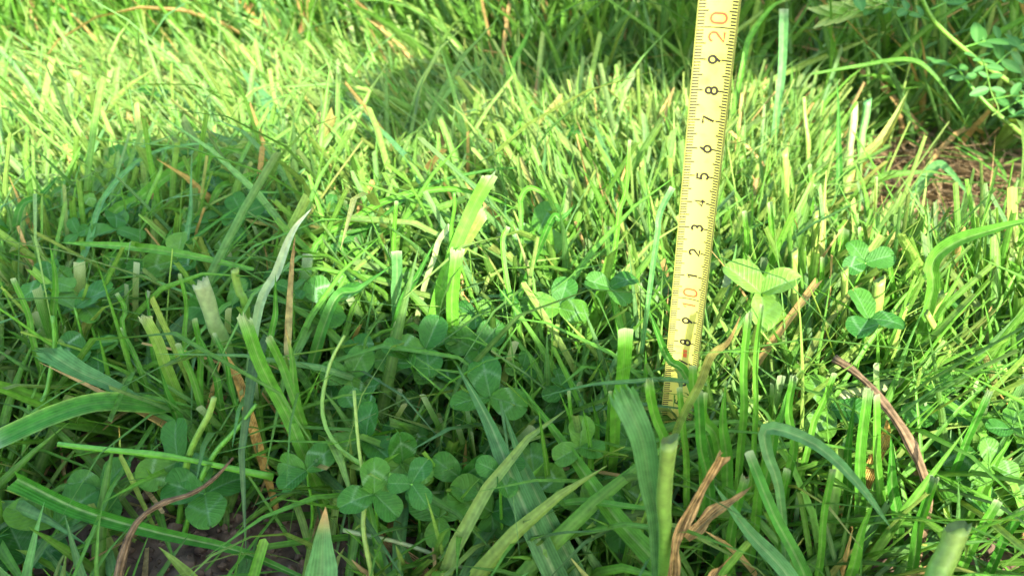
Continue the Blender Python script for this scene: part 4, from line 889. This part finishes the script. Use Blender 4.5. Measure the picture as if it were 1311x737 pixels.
vetch('vetch with paired oval leaflets and curling tendril before the dark hollow',
      [(0.53, 0.62, -0.003), P(1311, 122, .6), P(1255, 80, .6), P(1200, 32, .6), P(1178, -6, .6), P(1150, -60, .6)],
      [(.30, -60, 5, .055, 5), (.38, 30, 20, .06, 5), (.45, -100, -10, .05, 5), (.52, 20, 0, .075, 6), (.62, 150, 10, .06, 5), (.7, 5, 15, .07, 6), (.85, 200, 5, .06, 5), (.98, 60, 10, .06, 5)], seed=2)
vetch('low vetch with pale leaflets at the right of the straw patch',
      [(0.50, 0.58, -0.003), P(1300, 165, .56), P(1270, 140, .57), P(1240, 108, .58)],
      [(.45, -70, 10, .045, 4), (.6, 20, 10, .05, 5), (.8, -20, 5, .045, 5), (.98, 100, 15, .05, 5)], seed=5)
vetch('unseen tall vetch added above the view to shade the right end of the tall grass',
      [(0.66, 0.72, -0.003), (0.63, 0.70, .10), (0.58, 0.66, .22), (0.50, 0.62, .32), (0.44, .58, .38)],
      [(.3 + .07 * i, (i * 137) % 360, 10, .085, 6) for i in range(10)], seed=9)  # unseen plant, added out of view to throw shade on the far right
# a hanging spikelet of wild oat at the top
def spikelet(label, top, tip, seed):
    r = random.Random(seed); a, b = np.asarray(top), np.asarray(tip)
    foot = np.array([a[0] + .05, a[1] + .04, -.003]); path = catmull([foot, foot + np.array([0, 0, .12]), a + np.array([.012, 0, .02]), a, lerp(a, b, .6)], 24); B0 = path[0].copy()
    root = bpy.data.objects.new('grass_ear', None); col.objects.link(root); root.location = B0; root.empty_display_size = .02
    tag(root, label, 'grass ear')
    link('stem', tube_mesh('stem', path - B0, np.linspace(.0012, .0005, 24), C_YEL, C_PALE, 6, M_STEM), root)
    ax = unit(b - a)
    for i in range(11):
        c = lerp(a, b, i / 12); sg = -1 if i % 2 else 1
        d = unit(ax + np.array([0, .15 * r.gauss(0, 1), .45 * sg])); L_ = np.linalg.norm(b - a) * .42
        pth = np.linspace(c, c + d * L_, 9) - B0
        link('husk', ribbon_mesh('husk', pth, np.tile(np.array([[.1, -1, .3]]), (9, 1)), np.full(9, L_ * .26), C_FRESH * 1.2, C_PALE, .5, 'point', 3, M_LAWN, .3), root)
spikelet('pale drooping grass ear with husks behind the tape top', P(1135, 2, .62), P(1052, 22, .62), 3)

# ------------------------------------------------------------------ the photographer and the phone, behind the lens
ph = bpy.data.objects.new('phone', None); col.objects.link(ph)
fw = Vector((0, math.cos(PITCH), -math.sin(PITCH)))
ph.location = Vector((-0.055, 0, CAM_H)) - fw * 0.014
ph.rotation_euler = (R(90) - PITCH, 0, 0)
tag(ph, 'black smartphone held level in a hand', 'phone')
rounded_box('phone_body', (0.150, 0.074, 0.008), 0.0035, M_BLACK, ph, Matrix.Translation((0, 0.002, 0)))
rounded_box('screen', (0.142, 0.066, 0.001), 0.0004, M_GLASS, ph, Matrix.Translation((0, 0.002, 0.0042)), 1)

def skinned(name, joints, edges, root_i, mat, parent=None, sub=2):
    me = bpy.data.meshes.new(name); me.from_pydata([tuple(j[0]) for j in joints], edges, []); me.materials.append(mat)
    o = link(name, me, parent)
    mod = o.modifiers.new('skin', 'SKIN')
    if not me.skin_vertices: 
        import bmesh
        bm = bmesh.new(); bm.from_mesh(me); bm.verts.layers.skin.verify(); bm.to_mesh(me); bm.free()
    for i, j in enumerate(joints):
        sv = me.skin_vertices[0].data[i]; r = j[1]; sv.radius = (r, r) if not isinstance(r, tuple) else r; sv.use_root = (i == root_i)
    mod.use_smooth_shade = True
    s = o.modifiers.new('sub', 'SUBSURF'); s.levels = sub; s.render_levels = sub
    return o
hand = np.array((0.072, 0.215, 0.335))
J = [((.09, -.95, .27), (.16, .13)), ((.09, -.72, .37), (.15, .12)), ((.10, -.50, .435), (.16, .10)), ((.07, -.40, .44), .06), ((.045, -.33, .445), .055),
     ((.03, -.25, .43), (.085, .095)), ((.028, -.19, .425), (.078, .09)), ((.025, -.15, .40), .055),
     # right arm (holds the phone)
     ((.30, -.45, .445), .062), ((.30, -.27, .22), .042), ((.13, -.10, .195), .028), ((.055, -.05, .215), (.030, .02)),
     # left arm (holds the case)
     ((-.11, -.43, .42), .062), ((-.28, -.28, .24), .040), ((-.21, -.09, .215), .028), ((-.165, -.05, .228), (.032, .02)),
     # legs, kneeling
     ((.20, -.93, .22), .095), ((.25, -.55, .075), .07), ((.22, -.95, .055), .05), ((.21, -1.08, .045), .035),
     ((-.02, -.93, .22), .095), ((-.07, -.55, .075), .07), ((-.04, -.95, .055), .05), ((-.03, -1.08, .045), .035)]
E_ = [(0, 1), (1, 2), (2, 3), (3, 4), (4, 5), (5, 6), (6, 7), (2, 8), (8, 9), (9, 10), (10, 11), (2, 12), (12, 13), (13, 14), (14, 15), (0, 16), (16, 17), (17, 18), (18, 19), (0, 20), (20, 21), (21, 22), (22, 23)]
def finger(root_i, pts, r0=.0085):
    prev = root_i
    for k, p in enumerate(pts):
        J.append((p, r0 * (1 - .12 * k))); E_.append((prev, len(J) - 1)); prev = len(J) - 1
for i in range(4):                                          # left hand holds the other end
    finger(15, [(-.152, -.024, .218 + .013 * i), (-.138, -.004, .212 + .013 * i), (-.124, .0, .210 + .013 * i)])
finger(15, [(-.148, -.055, .25), (-.125, -.05, .258)], .0095)
for i in range(4):                                          # right hand holds the phone's end
    finger(11, [(.042, -.034, .200 + .012 * i), (.028, -.028, .202 + .010 * i)])
finger(11, [(.040, -.055, .235), (.02, -.05, .245)], .0095)
pr_ = skinned('person', J, E_, 0, M_BODY)
tag(pr_, 'person in a dark blue shirt kneeling bent low behind the phone it holds', 'person')
import bmesh
bm = bmesh.new(); bmesh.ops.create_uvsphere(bm, u_segments=28, v_segments=18, radius=1)
for v in bm.verts:
    c = v.co.copy(); k = 1 + .03 * math.sin(c.x * 17) * math.sin(c.y * 13)
    v.co = Vector((.03 + c.x * .082 * k, -.245 + c.y * .105 * k, .455 + c.z * .085 * k - max(0, c.y) * .01))
me = bpy.data.meshes.new('hair'); bm.to_mesh(me); bm.free(); me.materials.append(M_HAIR); me.polygons.foreach_set('use_smooth', np.ones(len(me.polygons), dtype=bool))
link('hair', me, pr_)

# the helper who holds the tape from above, squatting to the right of the frame
hand = np.array((0.075, 0.222, 0.352))
J = [((1.06, -.42, .50), (.15, .13)), ((.95, -.37, .64), (.14, .11)), ((.82, -.31, .74), (.17, .10)), ((.72, -.27, .78), .055), ((.67, -.25, .79), .055), ((.60, -.22, .79), (.08, .095)), ((.56, -.20, .77), (.07, .085)),
     ((.78, -.15, .68), .06), ((.47, .04, .54), .058), ((.16, .19, .41), .042), ((.055, .215, .357), (.048, .036)),
     ((.88, -.48, .68), .06), ((.86, -.44, .42), .042), ((.90, -.30, .42), .03), ((.93, -.22, .44), (.03, .02)),
     ((1.04, -.32, .46), .09), ((.90, .00, .42), .062), ((1.06, -.16, .09), .042), ((.94, -.10, .03), .035),
     ((1.10, -.50, .46), .09), ((.98, -.20, .42), .062), ((1.16, -.36, .09), .042), ((1.04, -.32, .03), .035)]
E_ = [(0, 1), (1, 2), (2, 3), (3, 4), (4, 5), (5, 6), (2, 7), (7, 8), (8, 9), (9, 10), (2, 11), (11, 12), (12, 13), (13, 14), (0, 15), (15, 16), (16, 17), (17, 18), (0, 19), (19, 20), (20, 21), (21, 22)]
for i in range(4):
    d = -.020 + .0135 * i; l = (1.0, 1.1, 1.05, .85)[i]
    finger(10, [(.080, .222 + d, .347), (.091, .225 + d, .323), (.089, .228 + d, .303), (.073, .23 + d, .287 + .006 * (i == 3))], .0105)
finger(10, [(.022, .20, .347), (.004, .205, .330), (.000, .215, .307)], .0115)
for i in range(4): finger(14, [(.93 + .012 * i, -.19, .45), (.93 + .012 * i, -.165, .46), (.935 + .012 * i, -.145, .45)])
finger(14, [(.91, -.20, .45), (.90, -.175, .455)], .0095)
M_HELP, nt, prh = simple_mat('shirt_and_skin', (0.2, 0.2, 0.2), 0.75, 0.3)
tc = N(nt, 'ShaderNodeTexCoord'); sp = N(nt, 'ShaderNodeSeparateXYZ'); nt.links.new(tc.outputs['Object'], sp.inputs[0])
lt = N(nt, 'ShaderNodeMath', operation='LESS_THAN'); lt.inputs[1].default_value = 0.66; nt.links.new(sp.outputs['X'], lt.inputs[0])
mixc = N(nt, 'ShaderNodeMix', data_type='RGBA'); nt.links.new(lt.outputs[0], mixc.inputs['Factor'])
mixc.inputs[6].default_value = (0.16, 0.17, 0.18, 1); mixc.inputs[7].default_value = (0.55, 0.33, 0.23, 1); nt.links.new(mixc.outputs[2], prh.inputs['Base Color'])
hp = skinned('person', J, E_, 0, M_HELP)
tag(hp, 'person in a grey shirt squatting beside the grass, one hand on the tape case', 'person')
bm = bmesh.new(); bmesh.ops.create_uvsphere(bm, u_segments=28, v_segments=18, radius=1)
for v in bm.verts:
    c = v.co.copy(); k = 1 + .03 * math.sin(c.x * 17) * math.sin(c.y * 13)
    v.co = Vector((.615 + c.x * .095 * k, -.225 + c.y * .088 * k, .815 + c.z * .088 * k))
me = bpy.data.meshes.new('hair'); bm.to_mesh(me); bm.free(); me.materials.append(M_HAIR); me.polygons.foreach_set('use_smooth', np.ones(len(me.polygons), dtype=bool))
link('hair', me, hp)
